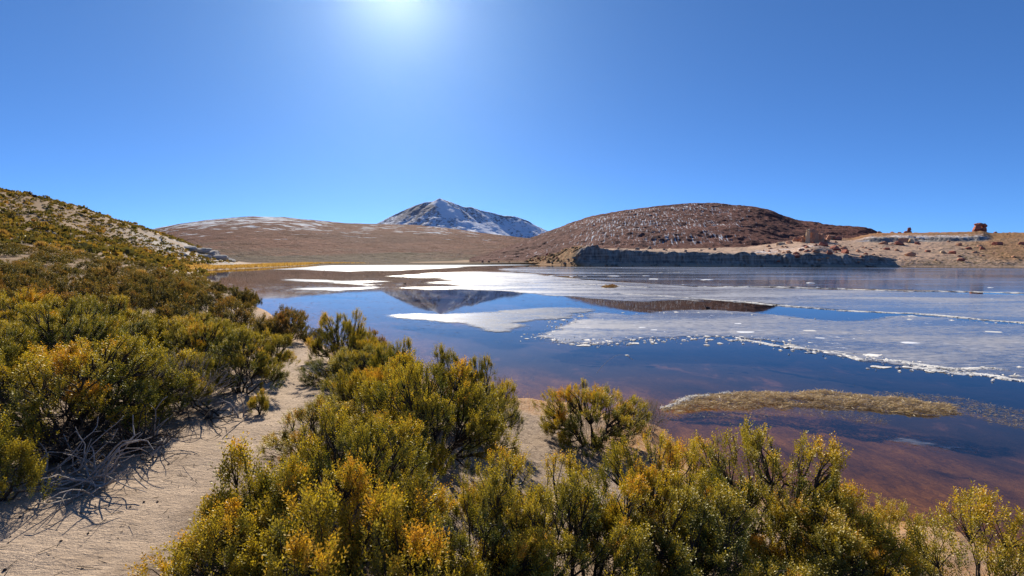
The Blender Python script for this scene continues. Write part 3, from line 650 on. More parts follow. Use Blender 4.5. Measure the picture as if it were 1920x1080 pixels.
def shrub(meshes, x, y, rad, hgt, label, group=None, rot=0.0, name="shrub", dz=0.0, tilt=0.0):
    z = gz(x, y) + dz
    e = bpy.data.objects.new(name, None); COL.objects.link(e); e.empty_display_size = .2
    e.location = (float(x), float(y), z); e.rotation_euler = (tilt, tilt * .5, rot); e.scale = (rad, rad, hgt)
    tag(e, label, "shrub", group)
    link("branches", meshes[0], None, e); link("foliage", meshes[1], None, e)
    return e
placed = []
def atpx(px, D): p = W(px, 481, D); return p[0], p[1]
FG = [  # variant, px, D, radius, image row of the top (the height follows from the ground there), rotation, label
    (0, 392, 2.75, .37, 948, .3, "small orange-tipped shrub beside the sandy path, at the lower left of the near thicket"),
    (1, 645, 3.60, .86, 762, 1.1, "wide yellow-green shrub right of the orange-tipped bush, in front of the tall central shrub"),
    (2, 462, 3.35, .50, 815, 2.0, "golden shrub on the right edge of the path, behind the orange-tipped bush"),
    (0, 560, 2.70, .46, 900, 3.5, "low golden and dark shrub along the bottom edge, right of the orange-tipped bush"),
    (3, 715, 2.80, .45, 905, 4.0, "low shrub at the bottom edge in front of the dark hollow in the middle"),
    (2, 592, 5.0, .62, 752, 5.2, "yellow-green shrub spilling onto the right edge of the path, below the faded greyish bush"),
    (1, 800, 5.75, 1.06, 648, 3.3, "tall broad central shrub with a deep dark shadowed base, beside the gap of bare sand"),
    (0, 690, 6.9, .80, 664, 2.2, "greyish olive shrub leaning over the narrow part of the path"),
    (2, 900, 3.3, .78, 862, .9, "green shrub at the bottom middle, just below the patch of bare sand"),
    (1, 1085, 3.25, .80, 868, 2.7, "green many-stemmed shrub at the bottom middle with black stems fanning out below"),
    (0, 1240, 3.9, .80, 803, 4.1, "tall golden shrub with orange tips standing against the brown shallows"),
    (2, 1470, 4.4, 1.08, 800, 5.6, "broad yellow-green shrub on the bank silhouetted against the brown shallow water"),
    (1, 1345, 3.2, .62, 900, 1.7, "lower green shrub in front of the tall golden one, with sand showing behind its stems"),
    (0, 1585, 3.6, .66, 925, 3.9, "bright lime-yellow shrub at the bottom edge, left of the orange dry-grass bank"),
    (0, 1110, 8.4, 1.08, 700, .4, "rounded dark-based shrub standing alone at the lake's edge beside the floating weeds"),
    (0, 110, 5.2, 1.22, 600, 2.4, "large olive shrub left of the path with a tangle of bare grey branches below"),
    (3, -48, 3.75, .34, 752, .8, "shrub with rust-orange sprigs cut by the left edge of the photo"),
    (2, 262, 6.2, .84, 640, 4.6, "bright yellow-green shrub just behind the bare grey tangle on the left"),
    (1, 444, 7.7, .64, 600, 1.3, "upright dark-stemmed shrub at the left side of the path's bend"),
    (0, 498, 9.3, .55, 608, 3.0, "golden shrub drooping over the path's far bend from its left side"),
    (1, 638, 11.7, .86, 570, 5.0, "dark upright shrub where the path disappears, standing in front of blue water"),
    (3, 735, 8.4, .55, 622, 2.0, "slim shrub tip rising behind the central thicket, its left peak"),
    (1, 835, 8.0, .64, 632, 4.4, "tallest golden shrub on the skyline of the central thicket, against the lake"),
    (2, 912, 7.4, .52, 668, .2, "right-hand shoulder shrub of the central thicket, beside the small orange bank"),
    (0, 372, 9.2, .85, 585, 1.9, "rounded yellow shrub behind the bare twiggy bush, left of the path's bend"),
    (2, 110, 7.8, 1.0, 560, 3.7, "broad dull green shrub behind the large olive one on the left"),
    (1, -80, 6.4, .9, 585, .6, "dense shrub half cut off by the left edge, behind the rust-orange sprigs"),
    (0, 705, 4.85, .60, 752, 5.9, "olive shrub between the wide yellow-green shrub and the tall central shrub"),
]
def near_variant(v, r_, h_):     # the shape class whose own size is closest, so that its leaves keep their size
    cls = min(((.98, 1.22, 0, 3), (.64, 1.32, 3, 4), (.40, .72, 7, 3)), key=lambda c: abs(math.log(r_ / c[0])) * 1.3 + abs(math.log(h_ / c[1])))
    return NEARV[cls[2] + v % cls[3]], r_ / cls[0], h_ / cls[1]
for v, px_, D_, r_, ty_, ro, lab in FG:
    x, y = atpx(px_, D_); h_ = (zz(ty_, D_) - gz(x, y)) / 1.0; ms, r2, h2 = near_variant(v, r_, h_)
    shrub(ms, x, y, r2, h2, lab, "large shrubs of the near thicket", ro); placed.append((x, y, r_))
x, y = atpx(1885, 3.45); shrub(SPARSE, x, y, 1.0, 1.02, "open, sparse shrub with long leafy arms in the bottom right corner", "large shrubs of the near thicket", .7); placed.append((x, y, .5))
x, y = atpx(1700, 4.4); shrub(SPARSE, x, y, .75, .72, "thin leafy sprays poking out over the orange dry-grass bank", "large shrubs of the near thicket", 2.7); placed.append((x, y, .4))
x, y = atpx(330, 6.4); shrub(BARE, x, y, .70, .85, "nearly bare grey twiggy bush at the left edge of the path", "large shrubs of the near thicket", 1.0); placed.append((x, y, .6))
x, y = atpx(477, 6.75); shrub(SMALL[2], x, y, .45, .48, "tiny bright yellow shrub sitting on the sand at the path's edge", "large shrubs of the near thicket", 1.0); placed.append((x, y, .2))
x, y = atpx(940, 10.2); shrub(BARE, x, y, .40, .75, "small greyish bush at the water's edge left of the lone rounded shrub", "large shrubs of the near thicket", 2.0); placed.append((x, y, .4))
x, y = atpx(1225, 9.6); shrub(BARE, x, y, .45, .70, "pale dry twigs at the water's edge right of the lone rounded shrub", "large shrubs of the near thicket", 4.0); placed.append((x, y, .4))

# bare tangles of dead branches under and beside the left-hand shrubs
def tangle(seed, n, spread, height, r, flat=.35):
    g = np.random.default_rng(seed); P0, P1, r0, r1 = [], [], [], []
    def grow(p, d, rad, left):
        while left > 0 and rad > .0016:
            st = g.uniform(.05, .11); d = d + g.normal(0, .33, 3); d[2] -= .10; d /= np.linalg.norm(d); q = p + d * st
            if q[2] < .01: q[2] = .01; d[2] = abs(d[2]) * .6
            P0.append(p); P1.append(q); r0.append(rad); r1.append(rad * .88); rad *= .88; p = q; left -= 1
            if g.random() < .28: grow(p, nrm(d + g.normal(0, .7, 3)), rad * .7, int(left * .7))
    for i in range(n):
        a = g.uniform(0, 6.28); grow(np.array([g.normal(0, spread * .06), g.normal(0, spread * .06), .02]), nrm(np.array([math.cos(a), math.sin(a), g.uniform(flat, flat + .9)])), r * g.uniform(.6, 1.1), int(spread / .07))
    return tubes(P0, P1, r0, r1, 5)
TANGLES = [(150, 4.2, 24, .62, .0115, .25, "tangle of pale grey dead branches under the large olive shrub, hanging to the path"),
           (275, 5.15, 12, .5, .011, .2, "dead grey branches spread below the bright yellow-green shrub on the left"),
           (385, 6.2, 7, .75, .014, .05, "dark dead branch lying across the sand at the path's left edge"),
           (448, 6.35, 3, .45, .011, .05, "short forked dead branch on the sand beside the tiny bright shrub"),
           (110, 4.6, 34, .6, .010, .5, "dark mass of dead stems inside the foot of the large olive shrub"), (235, 4.9, 30, .5, .010, .5, "dark dead stems added to deepen shade between the large olive shrub and the path"),  # two dark-barked tangles added to darken the hollow under the shrub
           (60, 4.1, 10, .6, .010, .3, "dead twigs at the foot of the olive shrub near the left edge of the photo")]
for i, (px_, D_, n_, sp, r_, fl, lab) in enumerate(TANGLES):
    V, F = tangle(500 + i, n_, sp, 1, r_, fl); x, y = atpx(px_, D_)
    o = link("dead_branches", mesh_np("dead_branches", V, F), M['bark'] if i in (2, 4, 5) else M['grey_wood'], loc=(x, y, gz(x, y) - .01))
    tag(o, lab, "dead branches", "dead branches beside the path")

# the thicket and the hillside: shrubs scattered over the left-hand land
g = np.random.default_rng(7)
cand = []
def scatter(n, t0, t1, d0, d1, spacing, filt):
    out = []
    D_ = np.exp(g.uniform(math.log(d0), math.log(d1), n * 4)) if d1 / d0 > 2 else g.uniform(d0, d1, n * 4)
    T_ = g.uniform(t0, t1, n * 4); xs = T_ * D_; ys = D_
    z, d = ground(xs, ys); ok = (d > .35) & filt(xs, ys, z, d); pts = [(p[0], p[1]) for p in placed]
    PX_ = np.array(pts) if pts else np.zeros((0, 2)); keep = []
    for i in np.where(ok)[0]:
        s = spacing(xs[i], ys[i])
        if len(PX_) and ((PX_[:, 0] - xs[i]) ** 2 + (PX_[:, 1] - ys[i]) ** 2).min() < s * s: continue
        if keep:
            K = np.array([(k[0], k[1]) for k in keep])
            if ((K[:, 0] - xs[i]) ** 2 + (K[:, 1] - ys[i]) ** 2).min() < s * s: continue
        keep.append((xs[i], ys[i], z[i], d[i]))
        if len(keep) >= n: break
    return keep
nopath = lambda x, y, z, d: path_mask(x, y) < -1.1
thick = scatter(150, -1.28, -.26, 7.5, 34, lambda x, y: .96 + .019 * y, lambda x, y, z, d: nopath(x, y, z, d) & (fbm(x * .12, y * .12, 3, 131) > -.42))
for i, (x, y, z, d) in enumerate(thick):
    big = min(1.0, .55 + d * .14); r_ = g.uniform(.7, 1.1) * big; h_ = g.uniform(.7, 1.3) * big
    if y < 15: grp, lab, mv = "shrubs of the thicket left of the path", "olive shrub in the dense thicket left of the path", BROAD[i % 3] if y < 11 else MIDV[i % 5]
    elif x / y > -.55: grp, lab, mv = "shrubs lining the left shore", "dull green shrub in the band along the lake's left shore", MIDV[i % 5]
    else: grp, lab, mv = "shrubs at the foot of the left hillside", "olive shrub on the flat ground at the foot of the left hillside", MIDV[i % 5]
    q = 960 + FPX * x / y
    spot = "by the left edge of the photo" if q < 130 else "below the lone round golden tussock" if q < 290 else "below the far pale rock ledges" if q < 440 else "close to the lake"
    row = "front" if y < 11 else "middle" if y < 17 else "back" if y < 25 else "farthest"
    if "lining" not in grp: lab = "%s thicket shrub %s, %s rows" % ("olive" if y < 15 else "dull olive", spot, row); grp += ", " + spot + ", " + row
    shrub(mv, x, y, r_, h_, lab, grp, g.uniform(0, 6.28)); placed.append((x, y, r_))
slope = scatter(330, -1.15, -.50, 34, 120, lambda x, y: 1.3 + .010 * y, lambda x, y, z, d: (d > 1.0) & (fbm(x * .05, y * .05, 4, 133) > -.30))
slope.sort(key=lambda p: p[1])
rest_ = slope[125:]
for i, (x, y, z, d) in enumerate(slope[:125]):
    s = g.uniform(.55, 1.1); o = link("hillside_shrub", FARV[i % 4], loc=(x, y, z), rot=(0, 0, g.uniform(0, 6.28)), scale=(s, s, s * g.uniform(.7, .95)))
    q = 960 + FPX * x / y; spot = "near the left edge" if q < 130 else "around the grey boulder" if q < 260 else "above the pale rock ledges" if z > 5 else "between the thicket and the pale rock ledges"
    tag(o, "small rounded shrub on the left hillside, %s" % spot, "shrub", "shrubs on the left hillside, " + spot)
far_s = scatter(2600, -1.12, -.535, 75, 215, lambda x, y: .92 + .004 * y, lambda x, y, z, d: (d > 2) & (z > 1.2) & (fbm(x * .05, y * .05, 4, 137) > -.30))
TV, TF, TT = [], [], []; off = 0
for i, (x, y, z, d) in enumerate(rest_ + far_s):
    n_ = 26; dirs = g.normal(0, 1, (n_, 3)); dirs[:, 2] = np.abs(dirs[:, 2]); dirs = nrm(dirs); s = g.uniform(.42, .95) * (1.0 if g.random() > .12 else 1.6)
    pos = dirs * [s, s, s * .7] * g.uniform(.35, .8, (n_, 1)) + [x, y, z]; ld = nrm(dirs + g.normal(0, .35, (n_, 3)) + [0, 0, .4]); side = nrm(np.cross(ld, g.normal(0, 1, (n_, 3))))
    base_t = g.uniform(.08, .62) + (.25 if g.random() < .12 else 0)
    V, F, T_ = leaf_quads(pos, ld, side, np.full(n_, .62 * s), np.full(n_, .5 * s), np.clip(base_t + g.normal(0, .08, n_), 0, 1))
    TV.append(V); TF.append(F + off); TT.append(T_); off += len(V)
o = link("distant_shrubs", mesh_np("distant_shrubs", np.concatenate(TV), np.concatenate(TF), dict(tint=np.concatenate(TT))), M['leaf_far'])
tag(o, "scattered low scrub covering the upper left hillside", "scrub", kind='stuff')

# golden grass tussocks
def tussock(seed, n, l, wd):
    g = np.random.default_rng(seed); a = g.uniform(0, 6.28, n); tilt = np.abs(g.normal(0, .55, n)).clip(0, 1.35)
    d = np.stack([np.sin(tilt) * np.cos(a), np.sin(tilt) * np.sin(a), np.cos(tilt)], 1); base = np.stack([np.cos(a), np.sin(a), 0 * a], 1) * g.uniform(0, .22, (n, 1))
    side = nrm(np.cross(d, g.normal(0, 1, (n, 3))))
    V, F, T = leaf_quads(base, d, side, l * g.uniform(.6, 1.15, n), np.full(n, wd), g.uniform(.1, 1, n))
    return mesh_np("grass_tussock", V, F, dict(tint=T))
TUS = [tussock(600 + i, 520, .95, .035) for i in range(2)]
for mesh in TUS: mesh.materials.append(M['gold'])
for i, (px_, py_, D_, s, lab) in enumerate([
        (199, 503, 38, .85, "round golden grass tussock standing alone above the thicket"), (322, 540, 26, .6, "golden tussock leaning among the shrubs near the lake's left shore"),
        (262, 509, 44, .7, "pale golden tussock right of the round one"), (100, 474, 62, 1.0, "wide golden tussock below the dark bush on the slope"), (78, 466, 70, 1.1, "golden tussock next to the bare sand patch on the hillside"),
        (148, 477, 60, 1.0, "orange-gold tussock in the middle of the hillside's foot"), (128, 470, 72, .9, "straw-coloured tussock behind the orange-gold one"), (300, 519, 40, .6, "small straw tussock left of the leaning one"), (8, 447, 80, 1.2, "golden grass clump at the left edge on the slope"), (352, 497, 120, 1.0, "golden tussock on the slope above the shoreline")]):
    x, y = atpx(px_, D_); o = link("grass_tussock", TUS[i % 2], loc=(x, y, gz(x, y) - .03), rot=(0, 0, i * 1.3), scale=(s, s, s))
    tag(o, lab, "grass tussock", "golden grass tussocks")
# golden shore grass on the spit
g = np.random.default_rng(11); GV, GF, GT = [], [], []; off = 0
xs = g.uniform(-130, -60, 9000); ys = g.uniform(120, 250, 9000); zs, ds = ground(xs, ys); ok = (ds > .3) & (ds < 16) & (xs / ys > -.66) & (zs < 2.2)
n_ = ok.sum(); pos = np.stack([xs[ok], ys[ok], zs[ok]], 1); pos = np.repeat(pos, 5, 0) + g.normal(0, .25, (n_ * 5, 3)) * [1, 1, .1]; N = len(pos)
ld = nrm(np.stack([g.normal(0, .3, N), g.normal(0, .3, N), np.ones(N)], 1)); side = nrm(np.cross(ld, g.normal(0, 1, (N, 3))))
V, F, T = leaf_quads(pos, ld, side, g.uniform(.35, .8, N), np.full(N, .22), g.uniform(0, 1, N))
tag(link("shore_grass", mesh_np("shore_grass", V, F, dict(tint=T)), M['gold']), "golden reedy grass along the far left shore", "grass", kind='stuff')
# dry grass blades on the near bank
xs = g.uniform(-4, 8, 9000); ys = g.uniform(2.5, 16, 9000); zs, ds = ground(xs, ys); ok = (ds > .05) & (ds < 1.9) & (fbm(xs * 1.2, ys * 1.2, 3, 17) > -.35)
pos = np.stack([xs[ok], ys[ok], zs[ok]], 1); N = len(pos); ld = nrm(np.stack([g.normal(.1, .8, N), g.normal(-.3, .8, N), g.uniform(.05, .8, N)], 1)); side = nrm(np.cross(ld, g.normal(0, 1, (N, 3))))
V, F, T = leaf_quads(pos, ld, side, g.uniform(.06, .22, N), np.full(N, .006), g.uniform(0, .8, N))
tag(link("dry_grass", mesh_np("dry_grass", V, F, dict(tint=T)), M['gold']), "flattened dry straw on the near bank", "dry grass", kind='stuff')
# twigs and litter on the sand
xs = g.uniform(-7, 3, 5000); ys = g.uniform(2.4, 14, 5000); zs, ds = ground(xs, ys); ok = ds > 1
pos = np.stack([xs[ok], ys[ok], zs[ok] + .006 - .03 * (path_mask(xs[ok], ys[ok]) > 0)], 1); N = len(pos); a = g.uniform(0, 6.28, N); ld = np.stack([np.cos(a), np.sin(a), g.uniform(-.02, .2, N)], 1); L_ = g.exponential(.05, N).clip(.015, .3)
V, F = tubes(pos, pos + ld * L_[:, None], np.full(N, .0028), np.full(N, .0015), 3)
tag(link("twig_litter", mesh_np("twig_litter", V, F), M['bark']), "broken twigs littering the sand", "twigs", kind='stuff')

# ------------------------------------------------------------------ rocks
def rock_mesh(seed, sub=3, cuts=7, rough=.16, sq=(1, 1, 1), flatbase=True):
    bm = bmesh.new(); bmesh.ops.create_icosphere(bm, subdivisions=sub, radius=1.0); rnd = random.Random(seed)
    planes = []
    for i in range(cuts):
        n_ = Vector((rnd.uniform(-1, 1), rnd.uniform(-1, 1), rnd.uniform(-.7, 1))).normalized(); planes.append((n_, rnd.uniform(.5, .8)))
    for v in bm.verts:
        p = v.co.copy(); p *= 1 + rough * mnoise.fractal(p * 1.4 + Vector((seed, 0, 0)), 1.0, 2.0, 3)
        for n_, d_ in planes:
            e = p.dot(n_) - d_
            if e > 0: p -= n_ * e * .93
        p += p.normalized() * rough * .25 * mnoise.fractal(p * 5 + Vector((0, seed, 0)), 1.0, 2.0, 2)
        v.co = Vector((p.x * sq[0], p.y * sq[1], p.z * sq[2]))
    me = bpy.data.meshes.new("boulder"); bm.to_mesh(me); bm.free(); return me
RK = [rock_mesh(i, 3 if i < 4 else 2, 9, .2, (1, .9, .75)) for i in range(7)]
def rock(mesh, p, s, label, mat, group=None, name="boulder", rz=0.0, cat="boulder", sink=.35, rx=0):
    if not mesh.materials: mesh.materials.append(mat)
    o = bpy.data.objects.new(name, mesh); COL.objects.link(o)
    s = (s, s, s) if isinstance(s, (int, float)) else s
    o.location = (float(p[0]), float(p[1]), float(p[2]) + s[2] * (1 - sink) * .6); o.rotation_euler = (rx, 0, rz); o.scale = s
    o.material_slots[0].link = 'OBJECT'; o.material_slots[0].material = mat
    return tag(o, label, cat, group)
def far_at(px_, py_): v = v_at_row(px_, py_); return shore_z(px_, v)

# the split rock tower on its rubble mound
def tower():
    p = far_at(1512, 455); sc = p[1] / FPX              # metres per pixel there
    e = bpy.data.objects.new("rock_tower", None); COL.objects.link(e); e.location = [float(v) for v in p]; tag(e, "tall split tan rock tower on a rubble mound above the dark cliff", "rock formation")
    def block(name, x0, x1, y0, y1, depth, seed, mat, lean=0, turn=.45):
        # a rough squared column: upright joints cut into its faces, a broken top
        rnd = np.random.default_rng(seed); n_ = 14; th = np.linspace(0, 2 * math.pi, n_, endpoint=False) + rnd.normal(0, .10, n_)
        prof = 1 / np.maximum(np.abs(np.cos(th)), np.abs(np.sin(th))) ** .8 * rnd.uniform(.82, 1.05, n_); V = []; lv = [0, .18, .36, .55, .72, .86, .95, 1.0]
        for k, z_ in enumerate(lv):
            sh = (1 - .16 * z_) * (1.0 if z_ < .96 else .72)
            for j in range(n_):
                r_ = prof[j] * sh * (1 + .10 * rnd.normal() * (k > 0)); V.append((math.cos(th[j]) * r_ * .5 + lean * z_, math.sin(th[j]) * r_ * .5, z_ - .5 + (rnd.normal(0, .045) if z_ > .9 else 0)))
        F = []
        for k in range(len(lv) - 1):
            for j in range(n_): F.append((k * n_ + j, k * n_ + (j + 1) % n_, (k + 1) * n_ + (j + 1) % n_, (k + 1) * n_ + j))
        F.append(tuple((len(lv) - 1) * n_ + j for j in range(n_)))
        me_ = bpy.data.meshes.new(name); me_.from_pydata(V, [], F); me_.update()
        o = link(name, me_, mat, e); o.rotation_euler = (0, 0, turn); o.scale = ((x1 - x0) * sc, depth, (y1 - y0) * sc); o.location = (((x0 + x1) / 2 - 1512) * sc, depth * .2 - (2.2 if name == 'rock_slab' else 0), ((455 - (y0 + y1) / 2)) * sc)
    block("rock_slab", 1505, 1512, 431, 462, 2.0, 3, M['tan_rock'], .06); block("rock_block", 1513, 1534, 433, 464, 4.4, 8, M['pink_rock'], -.02, .2); block("rock_shoulder", 1499, 1509, 444, 464, 2.2, 13, M['pink_rock'])
    block("rock_step", 1531, 1547, 438, 464, 3.6, 17, M['pink_rock'], -.03, .7); block("rock_step", 1543, 1555, 449, 464, 3.0, 19, M['pink_rock'], 0, .3)
tower()
# the big red outcrop on the skyline and the small balanced rock
def stack_rock(name, base, parts, mat, label, sc):
    e = bpy.data.objects.new(name, None); COL.objects.link(e); e.location = [float(v) for v in base]; tag(e, label, "rock formation")
    for i, (nm, dx, dz, sx, sy, sz, sd, rz) in enumerate(parts):
        me_ = rock_mesh(sd, 3, 6, .24); o = link(nm, me_, mat, e); o.location = (dx * sc, 0, dz * sc); o.scale = (sx * sc, sy * sc, sz * sc); o.rotation_euler = (0, 0, rz)
def brow_at(px_, back_D):
    i = int((px_ - 985) / 1.6); j = int(np.argmin(np.abs(Dp[i] - (kD[i, -1] + back_D)))); return np.array([tx[i] * Dp[i][j], Dp[i][j], Zp[i][j]])
b_ = brow_at(1833, 95); sc_ = b_[1] / FPX
stack_rock("red_outcrop", b_, [("rock_block", -6, 6, 7.5, 7, 10.5, 31, .2), ("rock_block", 6, 5.5, 6.5, 6, 8, 34, .8), ("rock_cap", -1.5, 14.5, 9.5, 6, 3.2, 37, 0), ("rock_cap", 7.5, 12, 6, 5, 4.2, 41, .5)], M['red_rock'], "large red rock outcrop standing alone on the right skyline", sc_)
b_ = brow_at(1701, 60); sc_ = b_[1] / FPX
stack_rock("balanced_rock", b_, [("rock_base", 0, 1, 5, 4, 4.5, 43, 0), ("rock_cap", 1.5, 7, 4.2, 3.6, 4.5, 47, .7), ("rock_shoulder", -5, 1.5, 4, 3, 2.6, 53, 0)], M['red_rock'], "small balanced red rock on the skyline, left of the large red outcrop", sc_)
for px_, dd, s, lab, mt in [(1647, 45, 5, "pale rounded boulder where the dark hill meets the plateau skyline", 'pink_rock'), (1671, 55, 4.2, "dark boulder on the skyline between the pale one and the balanced rock", 'red_rock'), (1684, 55, 3.6, "smaller skyline boulder just left of the balanced rock", 'red_rock'), (1863, 95, 3.2, "low dark rock on the skyline right of the red outcrop", 'red_rock'), (1890, 100, 2.6, "flat dark rock near the right end of the skyline", 'red_rock')]:
    b_ = brow_at(px_, dd); k = b_[1] / FPX; rock(RK[int(px_) % 4], b_, (s * k, s * k, s * k * .75), lab, M[mt], "boulders on the plateau skyline", rz=px_)
# boulders named one by one, then the loose ones
BOU = [(1463, 459, 7, 'tan_rock', "pale pink-faced boulder at the left foot of the rubble mound"), (1480, 456, 6, 'pink_rock', "brown boulder between the pale one and the rock tower"), (1496, 452, 9, 'pink_rock', "leaning slab of rock against the tower's left side"),
       (1440, 463, 4, 'pink_rock', "small boulder left of the rubble mound"), (1556, 449, 10, 'pink_rock', "long boulder heap right of the rock tower"), (1572, 450, 7, 'red_rock', "dark red boulder at the right end of the heap"), (1544, 462, 9, 'red_rock', "shadowed boulder on the right flank of the rubble mound"), (1565, 469, 9, 'red_rock', "dark boulder lower on the mound's right flank"),
       (1584, 474, 8, 'red_rock', "dark boulder at the bottom right end of the rubble mound"), (1532, 473, 6, 'pink_rock', "boulder in the middle of the bench below the tower"), (1555, 476, 7, 'red_rock', "dark square boulder near the cliff edge below the tower"), (1478, 474, 5, 'pink_rock', "small boulder on the bench left of the tower"),
       (1690, 453, 9, 'pink_rock', "stacked brown boulder below the balanced rock"), (1685, 459, 8, 'red_rock', "darker boulder at the base of that stack"), (1706, 452, 6, 'tan_rock', "pale boulder right of the stack below the balanced rock"), (1718, 458, 5, 'red_rock', "dark boulder at the left end of the rock ledge"),
       (1737, 472, 4, 'red_rock', "dark pyramid-shaped stone alone on the pale slope"), (1766, 474, 5, 'tan_rock', "tan stone right of the pyramid-shaped one"), (1785, 476, 6, 'red_rock', "brown pointed stone among the scrub on the pale slope"), (1840, 467, 5, 'red_rock', "dark stone near the orange slope"), (1868, 459, 7, 'red_rock', "dark rock shelf on the orange slope"), (1795, 460, 5, 'pink_rock', "flat stone just below the rock ledge"), (1662, 468, 4, 'red_rock', "dark flat stone on the left of the pale slope"), (1680, 470, 4, 'pink_rock', "small brown stone left of the pyramid-shaped one"),
       (1916, 458, 6, 'red_rock', "dark rock cut by the right edge of the photo"), (1800, 489, 6, 'red_rock', "dark flat rock just above the far right beach")]
for i, (px_, py_, s, mt, lab) in enumerate(BOU):
    s *= 1.25; p = far_at(px_, py_); k = p[1] / FPX; rock(RK[i % 4], p, (s * k, s * k * .9, s * k * .85), lab, M[mt], "boulders on the far right shore", rz=i * 1.7, sink=.5)
g = np.random.default_rng(23)
for i in range(110):
    px_ = g.uniform(1430, 1920) if i % 3 else g.normal(1535, 45); py_ = g.uniform(452, 492) if i % 3 else g.normal(466, 8)
    if px_ > 1930 or px_ < 1425: continue
    p = far_at(px_, py_); k = p[1] / FPX; s = g.gamma(2.0, .9) + .8
    rock(RK[4 + i % 3], p, (s * k * 1.2, s * k, s * k * .8), "small loose stone %s" % (sp_ := "on the rubble mound around the split rock tower" if px_ < 1600 else "on the pale slope below the balanced rock" if px_ < 1780 else "on the orange scrubby slope by the right edge"), M['red_rock' if g.random() < .5 else 'pink_rock'], "loose stones " + sp_, rz=g.uniform(0, 6), cat="stone", sink=.5)
for i, (px_, py_, s) in enumerate([(1195, 468, 5), (1217, 467, 6), (1330, 468, 4), (1340, 469, 5), (1250, 470, 3), (1285, 472, 4), (1160, 466, 3), (1120, 463, 4), (1245, 469, 4), (1315, 470, 3)]):
    p = far_at(px_, py_); k = p[1] / FPX
    rock(RK[i % 4], p, (s * k * .9, s * k * .8, s * k), "dark rock knob standing on the rim of the shaded cliff", M['cliff'], "rock knobs along the cliff rim", rz=i, cat="rock knob", sink=.4)
for i, (px_, py_, s) in enumerate([(1028, 478, 4), (1010, 484, 3), (905, 486, 3), (917, 486, 3), (935, 487, 2.4), (955, 487, 2.2), (985, 486, 2.6), (1000, 488, 3), (1022, 486, 3.4), (1045, 484, 3)]):
    if px_ > 990: p = far_at(px_, py_)
    else: p = W(px_, 491.5, 258); p[2] = max(.4, p[2])
    k = p[1] / FPX; rock(RK[4 + i % 3], p, (s * k, s * k, s * k * .9), "dark red boulder on the rusty far shore left of the cliff", M['red_rock'], "boulders on the rusty far shore", rz=i * 2, sink=.45)
g = np.random.default_rng(57)
for i in range(46):
    q = g.uniform(1030, 1098) if i < 18 else g.uniform(1100, 1670); v = g.uniform(1.0, 3.2) if i < 18 else g.uniform(1.0, 1.25); p = shore_z(q, v); k = p[1] / FPX; s_ = g.gamma(2, .7) + .8
    rock(RK[4 + i % 3], (p[0], p[1] - .6, max(p[2], .1)), (s_ * k * 1.3, s_ * k, s_ * k * .8), "grey fallen block on the rubble slope at the cliff's left end" if i < 18 else "grey fallen block at the waterline under the dark cliff", M['cliff'], "fallen blocks left of the cliff" if i < 18 else "fallen blocks under the cliff", "fallen_block", i * 1.1, "boulder", sink=.5)
# limestone outcrop at the tip of the left hill
LIM = [(392, 474, 196, (7, 5, 2.8), "large pale limestone ledge with a blue shaded hollow at the hill's tip"), (372, 466, 188, (5, 4, 2.0), "pale limestone ledge above and left of the shaded one"), (412, 483, 203, (6, 4, 1.8), "pale limestone slab running down to the golden shore"), (425, 488, 208, (4, 3, 1.3), "lowest limestone slab at the very tip of the left hill"), (352, 461, 182, (4, 3, 1.6), "small limestone crag on the slope left of the ledges"), (398, 486, 192, (5, 3, 1.5), "broad limestone slab in front of the shaded ledge"), (380, 480, 180, (4, 3, 1.4), "limestone slab among dark shrubs on the lower slope"), (340, 470, 165, (3, 2.5, 1.1), "pale stone patch among shrubs in the middle of the slope")]
for i, (px_, py_, D_, s, lab) in enumerate(LIM):
    x, y = atpx(px_, D_); rock(RK[i % 4], (x, y, gz(x, y)), s, lab, M['limestone'], "limestone ledges at the hill's tip", "limestone_ledge", -.6 + .2 * i, "rock ledge", sink=1.0, rx=.15)
# marks on the left hill
x, y = atpx(63, 157); rock(rock_mesh(71, 2, 3, .15, (.7, .7, 1.7)), (x, y, gz(x, y) - .2), (.75, .75, .75), "small dark upright stone standing on the left ridge skyline", M['dark_stone'], None, "standing_stone", cat="standing stone", sink=.1)
for px_, D_, s, lab in [(25, 155, .9, "dark boulder on the ridge at the far left of the skyline"), (70, 156, 1.1, "dark low boulder on the ridge beside the standing stone"), (222, 176, .9, "dark knob on the ridge halfway down to the lake"), (103, 100, .75, "grey boulder with a pale edge in the middle of the hillside")]:
    x, y = atpx(px_, D_); rock(RK[2], (x, y, gz(x, y)), s, lab, M['dark_stone'] if D_ > 120 else M['limestone'], None, "boulder", px_, sink=.5)
x, y = atpx(27, 112); o = link("dark_bush", FARV[1], loc=(x, y, gz(x, y)), scale=(.9, .9, 2.2)); tag(o, "tall dark bush standing out on the left hillside", "shrub")
